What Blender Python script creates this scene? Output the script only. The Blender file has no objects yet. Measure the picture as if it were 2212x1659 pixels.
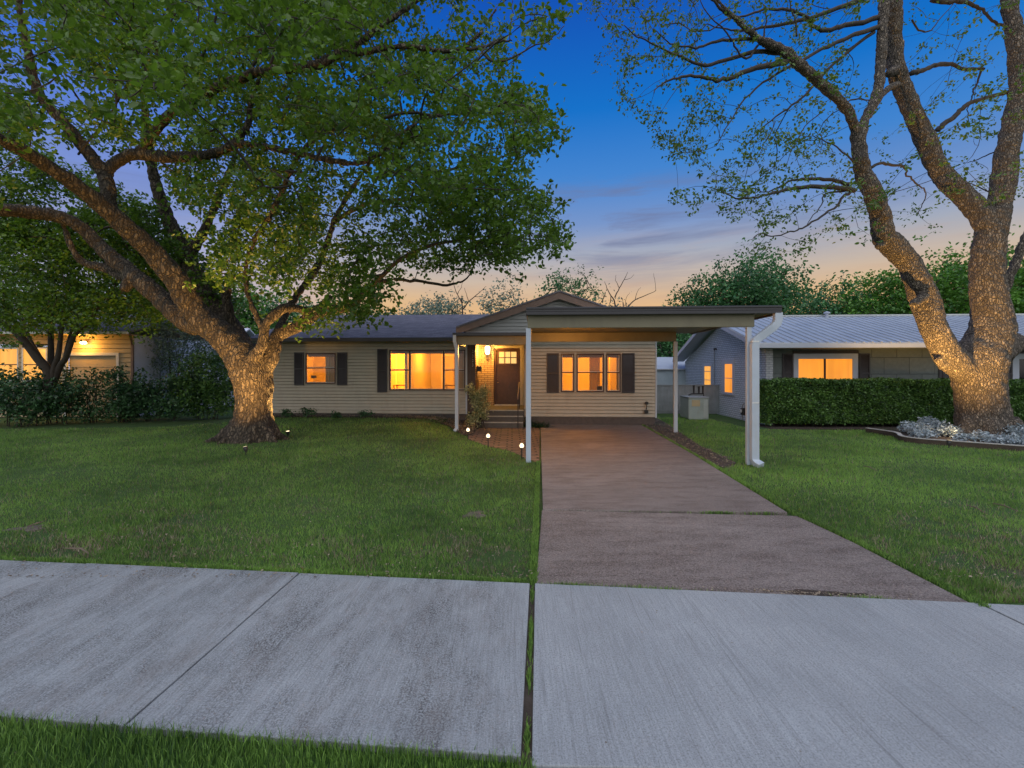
import bpy, math, random
import numpy as np
from mathutils import Vector, noise as mnoise

rng = np.random.default_rng(7)
random.seed(7)
R = math.radians
SC = bpy.context.scene
COL = SC.collection
F, CU, CV, H = 990.0, 1106.0, 800.0, 2.0      # focal length in reference units, principal column, horizon row, eye height

# ------------------------------------------------------------------ helpers
def at(u, v, Y):
    return np.array([(u - CU) / F * Y, Y, H + (CV - v) / F * Y])
def gnd(u, v, z=0.0):
    Y = (H - z) * F / (v - CV)
    return ((u - CU) / F * Y, Y)

class Frame:
    """a building's own axes: x along its front, y to the back"""
    def __init__(s, ox, oy, th):
        s.ox, s.oy, s.th, s.s, s.c = ox, oy, th, math.sin(th), math.cos(th)
    def P(s, u, v, yl):
        a, b = (u - CU) / F, (CV - v) / F
        t = (yl + s.ox * s.s + s.oy * s.c) / (a * s.s + s.c)
        return ((a * t - s.ox) * s.c - (t - s.oy) * s.s, H + b * t)
    def X(s, u, yl): return s.P(u, 800, yl)[0]
    def Z(s, u, v, yl): return s.P(u, v, yl)[1]
    def Q(s, u, v, xl):
        a, b = (u - CU) / F, (CV - v) / F
        t = (xl + s.ox * s.c - s.oy * s.s) / (a * s.c - s.s)
        return ((a * t - s.ox) * s.s + (t - s.oy) * s.c, H + b * t)
    def world(s, x, y): return (s.ox + x * s.c + y * s.s, s.oy - x * s.s + y * s.c)

def tag(o, label=None, cat=None, group=None, kind=None):
    if label: o['label'] = label
    if cat: o['category'] = cat
    if group: o['group'] = group
    if kind: o['kind'] = kind
    return o
def empty(name, loc=(0, 0, 0), rz=0, label=None, cat=None, group=None):
    o = bpy.data.objects.new(name, None); COL.objects.link(o)
    o.empty_display_size = 0.2
    o.location = loc; o.rotation_euler = (0, 0, rz)
    return tag(o, label, cat, group)

def link(name, me, mat=None, parent=None, smooth=False):
    if mat is not None: me.materials.append(mat)
    if smooth: me.polygons.foreach_set('use_smooth', [True] * len(me.polygons))
    o = bpy.data.objects.new(name, me); COL.objects.link(o)
    if parent is not None: o.parent = parent
    return o

class MB:
    def __init__(s): s.v = []; s.f = []
    def box(s, x0, y0, z0, x1, y1, z1):
        n = len(s.v)
        s.v += [(x0,y0,z0),(x1,y0,z0),(x1,y1,z0),(x0,y1,z0),(x0,y0,z1),(x1,y0,z1),(x1,y1,z1),(x0,y1,z1)]
        s.f += [tuple(n+i for i in q) for q in ((0,3,2,1),(4,5,6,7),(0,1,5,4),(1,2,6,5),(2,3,7,6),(3,0,4,7))]
        return s
    def quad(s, *p):
        n = len(s.v); s.v += [tuple(q) for q in p]; s.f.append(tuple(range(n, n+len(p)))); return s
    def prism(s, poly, z0, z1):
        n = len(s.v); k = len(poly)
        s.v += [(p[0], p[1], z0) for p in poly] + [(p[0], p[1], z1) for p in poly]
        s.f.append(tuple(range(n+k-1, n-1, -1))); s.f.append(tuple(range(n+k, n+2*k)))
        for i in range(k):
            j = (i+1) % k; s.f.append((n+i, n+j, n+k+j, n+k+i))
        return s
    def slab(s, pts, d):
        """polygon pts (3d) thickened by vector d"""
        n = len(s.v); k = len(pts)
        s.v += [tuple(p) for p in pts] + [(p[0]+d[0], p[1]+d[1], p[2]+d[2]) for p in pts]
        s.f.append(tuple(range(n+k-1, n-1, -1))); s.f.append(tuple(range(n+k, n+2*k)))
        for i in range(k):
            j = (i+1) % k; s.f.append((n+i, n+j, n+k+j, n+k+i))
        return s
    def tube(s, path, radii, sides=8, cap=True, square=None):
        pts = [Vector(p) for p in path]; n0 = len(s.v); N = len(pts)
        if not hasattr(radii, '__len__'): radii = [radii]*N
        ref = None
        for i, p in enumerate(pts):
            t = (pts[min(i+1, N-1)] - pts[max(i-1, 0)]).normalized()
            if ref is None:
                ref = Vector((0, 0, 1)) if abs(t.z) < .9 else Vector((1, 0, 0))
                ref = (ref - t*ref.dot(t)).normalized()
            else:
                ref = (ref - t*ref.dot(t)).normalized()
            b = t.cross(ref)
            for k in range(sides):
                a = 2*math.pi*(k+.5)/sides
                if square:
                    q = ref*(square[0]*(1 if math.cos(a) > 0 else -1)) + b*(square[1]*(1 if math.sin(a) > 0 else -1))
                else: q = (ref*math.cos(a) + b*math.sin(a))*radii[i]
                s.v.append(tuple(p+q))
        for i in range(N-1):
            for k in range(sides):
                a = n0+i*sides+k; b2 = n0+i*sides+(k+1) % sides
                s.f.append((a, b2, b2+sides, a+sides))
        if cap:
            s.f.append(tuple(n0+k for k in range(sides-1, -1, -1)))
            s.f.append(tuple(n0+(N-1)*sides+k for k in range(sides)))
        return s
    def lathe(s, cx, cy, prof, sides=16):
        n0 = len(s.v)
        for r, z in prof:
            for k in range(sides):
                a = 2*math.pi*k/sides; s.v.append((cx+r*math.cos(a), cy+r*math.sin(a), z))
        for i in range(len(prof)-1):
            for k in range(sides):
                a = n0+i*sides+k; b = n0+i*sides+(k+1) % sides
                s.f.append((a, b, b+sides, a+sides))
        s.f.append(tuple(n0+k for k in range(sides-1, -1, -1)))
        s.f.append(tuple(n0+(len(prof)-1)*sides+k for k in range(sides)))
        return s
    def build(s, name, mat, parent=None, smooth=False, bev=0):
        me = bpy.data.meshes.new(name); me.from_pydata(s.v, [], s.f); me.update()
        o = link(name, me, mat, parent, smooth)
        if bev:
            m = o.modifiers.new('bevel', 'BEVEL'); m.width = bev; m.segments = 2; m.limit_method = 'ANGLE'
        return o

def npmesh(name, V, T, mat, parent=None, rnd=None, quads=False):
    """big mesh out of numpy arrays: V (n,3), T (m,k) faces"""
    me = bpy.data.meshes.new(name); k = T.shape[1]
    me.vertices.add(len(V)); me.vertices.foreach_set('co', V.astype(np.float32).ravel())
    me.loops.add(T.size); me.loops.foreach_set('vertex_index', T.astype(np.int32).ravel())
    me.polygons.add(len(T)); me.polygons.foreach_set('loop_start', np.arange(0, T.size, k, dtype=np.int32))
    if rnd is not None:
        a = me.attributes.new('rnd', 'FLOAT', 'FACE'); a.data.foreach_set('value', rnd.astype(np.float32))
    me.update(calc_edges=True); me.validate()
    return link(name, me, mat, parent)

def leaf_mesh(name, C, size, mat, parent=None, up=.5, droop=.3, aspect=.62, rng=rng, tone=None):
    n = len(C)
    nrm = rng.normal(size=(n, 3)); nrm[:, 2] = np.abs(nrm[:, 2])*(.4+up) + up*.6
    nrm /= np.linalg.norm(nrm, axis=1)[:, None]
    d = rng.normal(size=(n, 3)); d[:, 2] -= droop
    d -= nrm*np.sum(d*nrm, axis=1)[:, None]; d /= np.linalg.norm(d, axis=1)[:, None]+1e-9
    sd = np.cross(nrm, d); L = size[:, None]; w = L*aspect*.5*rng.uniform(.8, 1.2, (n, 1))
    fold = nrm*L*.12
    V = np.empty((n, 6, 3))
    V[:, 0] = C; V[:, 1] = C+d*L*.3+sd*w*.9+fold; V[:, 2] = C+d*L*.68+sd*w*.75+fold*.8
    V[:, 3] = C+d*L; V[:, 4] = C+d*L*.68-sd*w*.75+fold*.8; V[:, 5] = C+d*L*.3-sd*w*.9+fold
    b = np.arange(n)[:, None]*6
    T = np.concatenate([b+np.array([[0, 1, 2, 3]]), b+np.array([[0, 3, 4, 5]])], axis=1).reshape(-1, 4)
    r = rng.random(n)
    if tone is not None: r = .5*r+.5*tone
    r = np.repeat(r, 2)
    return npmesh(name, V.reshape(-1, 3), T, mat, parent, r)

def inpoly(px, py, poly):
    poly = np.asarray(poly, float); inside = np.zeros(px.shape, bool); j = len(poly)-1
    for i in range(len(poly)):
        xi, yi = poly[i]; xj, yj = poly[j]
        c = ((yi > py) != (yj > py)) & (px < (xj-xi)*(py-yi)/(yj-yi+1e-12)+xi)
        inside ^= c; j = i
    return inside

# ------------------------------------------------------------------ materials
def new(name):
    m = bpy.data.materials.new(name); m.use_nodes = True; nt = m.node_tree
    return m, nt, nt.nodes['Principled BSDF'], nt.nodes['Material Output']
def N(nt, t, **kw):
    n = nt.nodes.new(t)
    for k, v in kw.items():
        if k in n.inputs: n.inputs[k].default_value = v
        else: setattr(n, k, v)
    return n
def coords(nt, scale=(1, 1, 1), kind='Object'):
    tc = N(nt, 'ShaderNodeTexCoord'); mp = N(nt, 'ShaderNodeMapping'); mp.inputs['Scale'].default_value = scale
    nt.links.new(tc.outputs[kind], mp.inputs[0]); return mp.outputs[0]
def noise(nt, co, scale, detail=4, rough=.6, dist=0):
    n = N(nt, 'ShaderNodeTexNoise'); n.inputs['Scale'].default_value = scale; n.inputs['Detail'].default_value = detail
    n.inputs['Roughness'].default_value = rough; n.inputs['Distortion'].default_value = dist
    nt.links.new(co, n.inputs['Vector']); return n.outputs[0]
def ramp(nt, fac, stops, interp='LINEAR'):
    r = N(nt, 'ShaderNodeValToRGB'); r.color_ramp.interpolation = interp
    e = r.color_ramp.elements
    while len(e) < len(stops): e.new(.5)
    for i, (p, c) in enumerate(stops):
        e[i].position = p; e[i].color = (c, c, c, 1) if not hasattr(c, '__len__') else (*c, 1)
    nt.links.new(fac, r.inputs[0]); return r.outputs[0]
def mix(nt, fac, a, b, mode='MIX'):
    m = N(nt, 'ShaderNodeMix', data_type='RGBA', blend_type=mode)
    for s, v in (('Factor', fac), ('A', a), ('B', b)):
        i = [q for q in m.inputs if q.name == s and (q.type == 'RGBA' or s == 'Factor' and q.type == 'VALUE')][0]
        if isinstance(v, bpy.types.NodeSocket): nt.links.new(v, i)
        elif s == 'Factor': i.default_value = v
        else: i.default_value = (*v, 1)
    return [q for q in m.outputs if q.type == 'RGBA'][0]
def math_(nt, op, a, b=0.0):
    m = N(nt, 'ShaderNodeMath', operation=op)
    for i, v in enumerate((a, b)):
        if isinstance(v, bpy.types.NodeSocket): nt.links.new(v, m.inputs[i])
        else: m.inputs[i].default_value = v
    return m.outputs[0]
def bump(nt, bs, h, strength=.5, dist=.02):
    b = N(nt, 'ShaderNodeBump'); b.inputs['Strength'].default_value = strength; b.inputs['Distance'].default_value = dist
    nt.links.new(h, b.inputs['Height']); nt.links.new(b.outputs[0], bs.inputs['Normal']); return b

def paint(name, col, rough=.5, var=.12, scale=6, bmp=0, dirt=None, metal=0):
    m, nt, bs, out = new(name); co = coords(nt)
    n = noise(nt, co, scale, 5, .65)
    c = ramp(nt, n, [(.3, tuple(x*(1-var) for x in col)), (.7, tuple(min(1, x*(1+var)) for x in col))])
    if dirt:
        n2 = noise(nt, coords(nt, (1, 1, .25)), 2.2, 6, .7)
        c = mix(nt, ramp(nt, n2, [(.52, 0), (.72, .6)]), c, dirt)
    nt.links.new(c, bs.inputs['Base Color'])
    bs.inputs['Roughness'].default_value = rough; bs.inputs['Metallic'].default_value = metal
    if bmp: bump(nt, bs, noise(nt, co, scale*8, 3), .3, bmp)
    return m
def emit(name, col, s):
    m, nt, bs, out = new(name); nt.nodes.remove(bs)
    e = N(nt, 'ShaderNodeEmission'); e.inputs[0].default_value = (*col, 1); e.inputs[1].default_value = s
    nt.links.new(e.outputs[0], out.inputs[0]); return m
def foliage(name, dark, light, rough=.45, trans=.3, clump=1.2):
    m, nt, bs, out = new(name)
    a = N(nt, 'ShaderNodeAttribute', attribute_name='rnd')
    n = noise(nt, coords(nt), clump, 3)
    f = math_(nt, 'ADD', math_(nt, 'MULTIPLY', a.outputs['Fac'], .6), math_(nt, 'MULTIPLY', math_(nt, 'SUBTRACT', n, .32), 1.15))
    c = ramp(nt, f, [(.2, dark), (.85, light)])
    nt.links.new(c, bs.inputs['Base Color']); bs.inputs['Roughness'].default_value = rough
    t = N(nt, 'ShaderNodeBsdfTranslucent')
    g = mix(nt, .5, c, tuple(min(1, x*1.6) for x in light)); nt.links.new(g, t.inputs[0])
    ms = N(nt, 'ShaderNodeMixShader'); ms.inputs[0].default_value = trans
    nt.links.new(bs.outputs[0], ms.inputs[1]); nt.links.new(t.outputs[0], ms.inputs[2]); nt.links.new(ms.outputs[0], out.inputs[0])
    return m
def bark(name, a, b, crack, sx=9, sz=2.2):
    m, nt, bs, out = new(name); co = coords(nt, (sx, sx, sz))
    v = N(nt, 'ShaderNodeTexVoronoi', feature='DISTANCE_TO_EDGE'); v.inputs['Scale'].default_value = 1.6
    nz = noise(nt, coords(nt), 5, 4); nv = N(nt, 'ShaderNodeVectorMath', operation='ADD')
    sc = N(nt, 'ShaderNodeVectorMath', operation='SCALE'); sc.inputs['Scale'].default_value = .9
    nn = N(nt, 'ShaderNodeTexNoise'); nn.inputs['Scale'].default_value = 5
    nt.links.new(coords(nt), nn.inputs['Vector']); nt.links.new(nn.outputs['Color'], sc.inputs[0])
    nt.links.new(co, nv.inputs[0]); nt.links.new(sc.outputs[0], nv.inputs[1]); nt.links.new(nv.outputs[0], v.inputs['Vector'])
    plate = ramp(nt, v.outputs['Distance'], [(0, 0), (.22, 1)])
    base = ramp(nt, noise(nt, coords(nt), 3.2, 6, .7), [(.3, a), (.7, b)])
    v2 = N(nt, 'ShaderNodeTexVoronoi', feature='F1'); v2.inputs['Scale'].default_value = 1.6; nt.links.new(nv.outputs[0], v2.inputs['Vector'])
    sx_ = N(nt, 'ShaderNodeSeparateColor'); nt.links.new(v2.outputs['Color'], sx_.inputs[0])
    base = mix(nt, ramp(nt, sx_.outputs[0], [(.45, 0), (.95, .6)]), base, tuple(min(1, q*1.55) for q in b)); base = mix(nt, ramp(nt, sx_.outputs[1], [(.5, 0), (.9, .6)]), base, crack)
    moss = noise(nt, coords(nt), 1.3, 5, .7); base = mix(nt, ramp(nt, moss, [(.60, 0), (.72, .55)]), base, (.10, .12, .03)); base = mix(nt, ramp(nt, moss, [(.26, .4), (.34, 0)]), base, (.17, .095, .045))
    fine = noise(nt, coords(nt, (1, 1, .5)), 34, 5, .7)
    c = mix(nt, plate, crack, base); c = mix(nt, ramp(nt, fine, [(.38, .85), (.58, 0)]), c, crack)
    nt.links.new(c, bs.inputs['Base Color']); bs.inputs['Roughness'].default_value = .9
    h = math_(nt, 'ADD', math_(nt, 'MULTIPLY', plate, .6), math_(nt, 'MULTIPLY', fine, 1.1))
    bump(nt, bs, h, 1.0, .07); return m

M = {}
M['siding'] = paint('cream vinyl siding', (.41, .365, .295), .55, .06, 3, dirt=(.32, .28, .22))
M['gable_siding'] = paint('pale vinyl siding', (.36, .37, .38), .55, .05, 3)
M['trim_white'] = paint('white trim paint', (.62, .62, .62), .45, .05, 5, dirt=(.42, .4, .36))
M['tan_beam'] = paint('tan painted beam', (.17, .155, .10), .5, .06, 3, dirt=(.12, .105, .075))
M['brown'] = paint('dark brown paint', (.075, .042, .028), .45, .15, 6)
M['rake_brown'] = paint('brown rake board', (.20, .13, .105), .6, .12, 6)
M['shutter'] = paint('dark shutter', (.035, .03, .035), .5, .15, 8)
M['frame_dark'] = paint('dark window frame', (.06, .025, .018), .4, .1, 8)
M['black_gutter'] = paint('black gutter', (.02, .02, .026), .3, .2, 6)
M['iron'] = paint('black iron', (.02, .018, .018), .4, .2, 10)
M['downspout'] = paint('white downspout', (.42, .47, .55), .4, .05, 3, dirt=(.4, .4, .38))
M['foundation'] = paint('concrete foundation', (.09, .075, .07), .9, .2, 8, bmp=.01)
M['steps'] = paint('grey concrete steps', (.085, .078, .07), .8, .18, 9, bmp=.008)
M['door'] = paint('dark brown door', (.06, .03, .02), .35, .25, 9)
M['brass'] = paint('polished metal', (.7, .55, .35), .25, .05, 9, metal=1)
M['room'] = paint('room wall paint', (.72, .66, .55), .8, .03, 1)
M['roomtrim'] = paint('room white trim', (.9, .88, .8), .6, .03, 1)
M['curtain'] = paint('thin tan curtain', (.5, .36, .22), .9, .05, 2)
M['wood'] = paint('brown wood', (.2, .1, .05), .5, .2, 8)
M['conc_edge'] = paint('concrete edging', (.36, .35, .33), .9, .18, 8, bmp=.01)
M['shed'] = paint('pale shed panel', (.38, .46, .53), .5, .08, 2)
M['fence_grey'] = paint('grey fence panel', (.24, .26, .28), .8, .15, 3)
M['util'] = paint('grey green cabinet', (.3, .35, .34), .45, .08, 3, dirt=(.25, .23, .17))
M['util2'] = paint('grey cabinet side', (.36, .39, .38), .45, .08, 3)
M['nframe'] = paint('blue white frame', (.42, .46, .56), .5, .04, 3)
M['left_siding'] = paint('tan siding', (.42, .33, .2), .6, .08, 2)
M['red_brick_trim'] = paint('russet trim', (.28, .1, .05), .6, .1, 5)
M['grey_wall'] = paint('lavender grey stucco', (.6, .62, .74), .8, .06, 2)
M['soil'] = paint('dark soil', (.06, .045, .035), .95, .35, 9, bmp=.03)
M['bare'] = paint('bare grey soil', (.11, .088, .075), .95, .35, 14, bmp=.02)
M['mulch'] = paint('dark mulch', (.045, .032, .026), .95, .4, 22, bmp=.04)
M['twig'] = paint('grey twig', (.16, .12, .09), .9, .2, 12)
M['globe'] = emit('frosted lamp globe', (1, .80, .50), 2.2)
M['bulb'] = emit('lantern glass', (1, .74, .34), 9)
M['leaf_a'] = foliage('elm leaves', (.010, .036, .005), (.135, .25, .020), trans=.36)
M['leaf_b'] = foliage('young leaves', (.03, .065, .012), (.14, .24, .03), trans=.3)
M['leaf_bg'] = foliage('far tree leaves', (.010, .05, .020), (.10, .27, .08), trans=.2, clump=.5)
M['leaf_bg2'] = foliage('bright far leaves', (.02, .08, .012), (.15, .34, .04), trans=.25, clump=.5)
M['leaf_sparse'] = foliage('sparse grey green leaves', (.09, .15, .11), (.26, .33, .24), trans=.2)
M['leaf_shrub'] = foliage('dark shrub leaves', (.006, .022, .012), (.075, .18, .065), trans=.2)
M['leaf_hedge'] = foliage('hedge leaves', (.012, .045, .012), (.14, .28, .06), trans=.2, clump=3)
M['leaf_rose'] = foliage('pale shrub leaves', (.08, .12, .04), (.5, .5, .28), trans=.2)
M['leaf_silver'] = foliage('silver leaves', (.20, .26, .29), (.5, .57, .62), trans=.1)
M['grass'] = foliage('grass blades', (.010, .05, .010), (.26, .45, .085), rough=.6, trans=.3, clump=.55)
M['litter'] = foliage('dry leaf litter', (.08, .055, .04), (.36, .29, .21), rough=.8, trans=.05)
M['bark_l'] = bark('rough elm bark', (.12, .088, .062), (.24, .185, .13), (.03, .022, .017), 8, 2.6)
M['bark_r'] = bark('scaly grey bark', (.19, .155, .125), (.36, .295, .23), (.06, .048, .04), 11, 5)
M['bark_d'] = paint('dark thin bark', (.045, .036, .03), .9, .3, 8)
M['bark_far'] = paint('far bark', (.07, .055, .045), .9, .3, 8)

def mk_shingle():
    m, nt, bs, out = new('asphalt shingles'); co = coords(nt)
    b = N(nt, 'ShaderNodeTexBrick'); b.inputs['Scale'].default_value = 1.0
    b.inputs['Brick Width'].default_value = .3; b.inputs['Row Height'].default_value = .14; b.inputs['Mortar Size'].default_value = .006
    b.inputs['Color1'].default_value = (.12, .115, .14, 1); b.inputs['Color2'].default_value = (.21, .195, .23, 1); b.inputs['Mortar'].default_value = (.07, .07, .08, 1)
    nt.links.new(co, b.inputs['Vector'])
    c = mix(nt, ramp(nt, noise(nt, co, 40, 3), [(.35, .3), (.65, 0)]), b.outputs['Color'], (.09, .085, .1))
    nt.links.new(c, bs.inputs['Base Color']); bs.inputs['Roughness'].default_value = .9
    bump(nt, bs, b.outputs['Fac'], .4, .01).invert = True; return m
M['shingle'] = mk_shingle()
def mk_brick(name, c1, c2, mo, w=.22, h=.075, ms=.009, axes='xz', off=.5, bmp=.012):
    m, nt, bs, out = new(name); tc = N(nt, 'ShaderNodeTexCoord'); sp = N(nt, 'ShaderNodeSeparateXYZ'); cb = N(nt, 'ShaderNodeCombineXYZ')
    nt.links.new(tc.outputs['Object'], sp.inputs[0])
    nt.links.new(sp.outputs['XYZ'.index(axes[0].upper())], cb.inputs[0]); nt.links.new(sp.outputs['XYZ'.index(axes[1].upper())], cb.inputs[1])
    b = N(nt, 'ShaderNodeTexBrick', offset=off); b.inputs['Scale'].default_value = 1.0
    b.inputs['Brick Width'].default_value = w; b.inputs['Row Height'].default_value = h; b.inputs['Mortar Size'].default_value = ms
    b.inputs['Mortar Smooth'].default_value = .3
    b.inputs['Color1'].default_value = (*c1, 1); b.inputs['Color2'].default_value = (*c2, 1); b.inputs['Mortar'].default_value = (*mo, 1)
    nt.links.new(cb.outputs[0], b.inputs['Vector'])
    c = mix(nt, ramp(nt, noise(nt, tc.outputs['Object'], 7, 5), [(.4, .3), (.7, 0)]), b.outputs['Color'], mo)
    nt.links.new(c, bs.inputs['Base Color']); bs.inputs['Roughness'].default_value = .8
    bump(nt, bs, b.outputs['Fac'], .8, bmp).invert = True; return m
M['porch_brick'] = mk_brick('porch brick', (.42, .3, .2), (.5, .36, .24), (.15, .09, .06), .26, .085, .012)
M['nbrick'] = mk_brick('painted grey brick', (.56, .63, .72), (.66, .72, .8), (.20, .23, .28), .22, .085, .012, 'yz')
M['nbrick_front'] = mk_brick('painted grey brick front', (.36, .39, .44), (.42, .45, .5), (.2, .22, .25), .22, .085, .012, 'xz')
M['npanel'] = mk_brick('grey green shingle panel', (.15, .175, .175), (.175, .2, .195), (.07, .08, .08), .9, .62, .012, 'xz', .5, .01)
M['patio'] = mk_brick('reddish brown pavers', (.14, .088, .065), (.23, .15, .115), (.045, .033, .026), .36, .2, .03, 'xy', .37, .02)

def mk_concrete():
    m, nt, bs, out = new('sidewalk concrete'); co = coords(nt)
    big = noise(nt, co, .9, 5, .6); st = noise(nt, coords(nt, (75, 2.2, 1)), 1.0, 5, .75)
    st2 = noise(nt, coords(nt, (14, .5, 1)), 1.0, 5, .75)
    c = ramp(nt, big, [(.3, (.295, .318, .34)), (.7, (.39, .413, .435))])
    grit = noise(nt, co, 95, 3, .8)
    c = mix(nt, ramp(nt, grit, [(.36, .6), (.5, 0)]), c, (.12, .12, .12)); c = mix(nt, ramp(nt, grit, [(.55, 0), (.68, .35)]), c, (.5, .51, .52))
    c = mix(nt, ramp(nt, st, [(.35, .35), (.6, 0)]), c, (.11, .11, .112))
    c = mix(nt, ramp(nt, st2, [(.3, .5), (.42, 0)]), c, (.10, .10, .105))
    sp = N(nt, 'ShaderNodeSeparateXYZ'); nt.links.new(co, sp.inputs[0])
    wv = N(nt, 'ShaderNodeTexNoise'); wv.inputs['Scale'].default_value = .45; wv.inputs['Detail'].default_value = 1; nt.links.new(co, wv.inputs['Vector'])
    ln = math_(nt, 'ADD', math_(nt, 'MULTIPLY', sp.outputs[0], 2.1), math_(nt, 'MULTIPLY', wv.outputs[0], .8))
    fr_ = math_(nt, 'ABSOLUTE', math_(nt, 'SUBTRACT', math_(nt, 'FRACT', ln), .5))
    c = mix(nt, math_(nt, 'MULTIPLY', ramp(nt, fr_, [(.0, .5), (.009, 0)]), ramp(nt, noise(nt, co, 1.1, 2), [(.42, 0), (.55, 1)])), c, (.11, .11, .115))
    left = ramp(nt, math_(nt, 'MULTIPLY', math_(nt, 'ADD', sp.outputs[0], 4.0), .2), [(.76, 1), (.83, .12)])
    pit = noise(nt, co, 80, 4, .8); area = noise(nt, coords(nt, (1.3, .5, 1)), 1.9, 6, .75)
    k = math_(nt, 'MULTIPLY', math_(nt, 'MULTIPLY', ramp(nt, pit, [(.45, 1), (.52, 0)]), ramp(nt, area, [(.44, .10), (.66, .9)])), left)
    c = mix(nt, k, c, (.045, .042, .04))
    stain = math_(nt, 'MULTIPLY', ramp(nt, noise(nt, coords(nt, (1.6, .6, 1)), 2.3, 6, .75), [(.5, 0), (.75, .4)]), left)
    c = mix(nt, stain, c, (.15, .115, .095))
    nt.links.new(c, bs.inputs['Base Color']); bs.inputs['Roughness'].default_value = .85
    h = math_(nt, 'ADD', math_(nt, 'MULTIPLY', st, .8), math_(nt, 'SUBTRACT', math_(nt, 'MULTIPLY', pit, .5), k))
    bump(nt, bs, h, .55, .008); return m
M['walk'] = mk_concrete()
def mk_drive():
    m, nt, bs, out = new('reddish aggregate driveway'); co = coords(nt)
    big = noise(nt, coords(nt, (.5, 1.2, 1)), .8, 5, .6); fine = noise(nt, co, 75, 4, .85); mid = noise(nt, coords(nt, (.6, 2, 1)), 2.6, 6, .7)
    c = ramp(nt, big, [(.3, (.15, .122, .112)), (.7, (.25, .212, .198))])
    c = mix(nt, ramp(nt, mid, [(.38, .55), (.55, 0)]), c, (.06, .042, .037))
    c = mix(nt, ramp(nt, fine, [(.52, 0), (.62, .8)]), c, (.36, .30, .27)); c = mix(nt, ramp(nt, fine, [(.38, .9), (.48, 0)]), c, (.035, .025, .02))
    pale = noise(nt, coords(nt, (1.0, 2.2, 1)), 3.1, 3, .5)
    c = mix(nt, ramp(nt, pale, [(.70, 0), (.76, .5)]), c, (.28, .25, .24))
    nt.links.new(c, bs.inputs['Base Color']); bs.inputs['Roughness'].default_value = .8
    bump(nt, bs, fine, .8, .01); return m
M['drive'] = mk_drive()
def mk_lawn():
    m, nt, bs, out = new('lawn ground'); co = coords(nt)
    a = noise(nt, co, .5, 5, .6); f = noise(nt, co, 60, 4, .7); d = noise(nt, coords(nt, (1, 1, 1)), 1.1, 6, .72)
    c = ramp(nt, a, [(.3, (.03, .085, .012)), (.7, (.07, .16, .025))])
    c = mix(nt, ramp(nt, f, [(.4, .6), (.6, 0)]), c, (.015, .02, .008))
    c = mix(nt, ramp(nt, d, [(.56, 0), (.70, .75)]), c, (.12, .1, .065))
    nt.links.new(c, bs.inputs['Base Color']); bs.inputs['Roughness'].default_value = .95
    bump(nt, bs, f, .8, .03); return m
M['lawn'] = mk_lawn()
def mk_glass():
    m, nt, bs, out = new('window glass'); nt.nodes.remove(bs)
    t = N(nt, 'ShaderNodeBsdfTransparent'); t.inputs[0].default_value = (.93, .93, .93, 1)
    g = N(nt, 'ShaderNodeBsdfGlossy'); g.inputs['Roughness'].default_value = .03
    ms = N(nt, 'ShaderNodeMixShader'); ms.inputs[0].default_value = .025
    nt.links.new(t.outputs[0], ms.inputs[1]); nt.links.new(g.outputs[0], ms.inputs[2]); nt.links.new(ms.outputs[0], out.inputs[0]); return m
M['glass'] = mk_glass()
def mk_litpane(name, col, s, vscale=3.0):
    """a lit blind behind the glass: glows unevenly with its folds"""
    m, nt, bs, out = new(name)
    n = noise(nt, coords(nt, (vscale, vscale, .25)), 1.6, 3, .5)
    c = ramp(nt, n, [(.3, tuple(x*.72 for x in col)), (.65, col)])
    bs.inputs['Base Color'].default_value = (.3, .2, .1, 1); bs.inputs['Roughness'].default_value = .25
    nt.links.new(c, bs.inputs['Emission Color']); bs.inputs['Emission Strength'].default_value = s; return m
M['lit'] = mk_litpane('lit blind', (1, .32, .018), 1.0)
M['lit_pale'] = mk_litpane('pale lit blind', (1, .42, .05), 1.0)
M['lit_door'] = mk_litpane('lit door glass', (1, .62, .2), .95, 12)
M['dark_glass'] = paint('dark glass', (.015, .015, .02), .08, .1, 3)
def mk_metalroof():
    m, nt, bs, out = new('ribbed metal roof'); co = coords(nt)
    c = ramp(nt, noise(nt, co, 1.2, 4), [(.3, (.42, .45, .48)), (.7, (.52, .55, .58))])
    nt.links.new(c, bs.inputs['Base Color']); bs.inputs['Roughness'].default_value = .42; bs.inputs['Metallic'].default_value = .35; return m
M['metalroof'] = mk_metalroof()

# ------------------------------------------------------------------ camera, sky, light
cam = bpy.data.objects.new('camera', bpy.data.cameras.new('camera')); COL.objects.link(cam)
cam.location = (0, 0, H); cam.rotation_euler = (R(90), 0, 0)
cam.data.sensor_width = 36; cam.data.lens = F/2212*36; cam.data.shift_y = -29.5/2212
cam.data.clip_start = .05; cam.data.clip_end = 2000
SC.camera = cam
SC.view_settings.view_transform = 'Standard'; SC.view_settings.look = 'None'
SC.view_settings.exposure = .1; SC.view_settings.gamma = 1
SC.render.resolution_x = 1024; SC.render.resolution_y = 768
SC.cycles.use_denoising = True; SC.cycles.max_bounces = 6; SC.cycles.transparent_max_bounces = 12
SC.cycles.sample_clamp_indirect = 4

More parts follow.
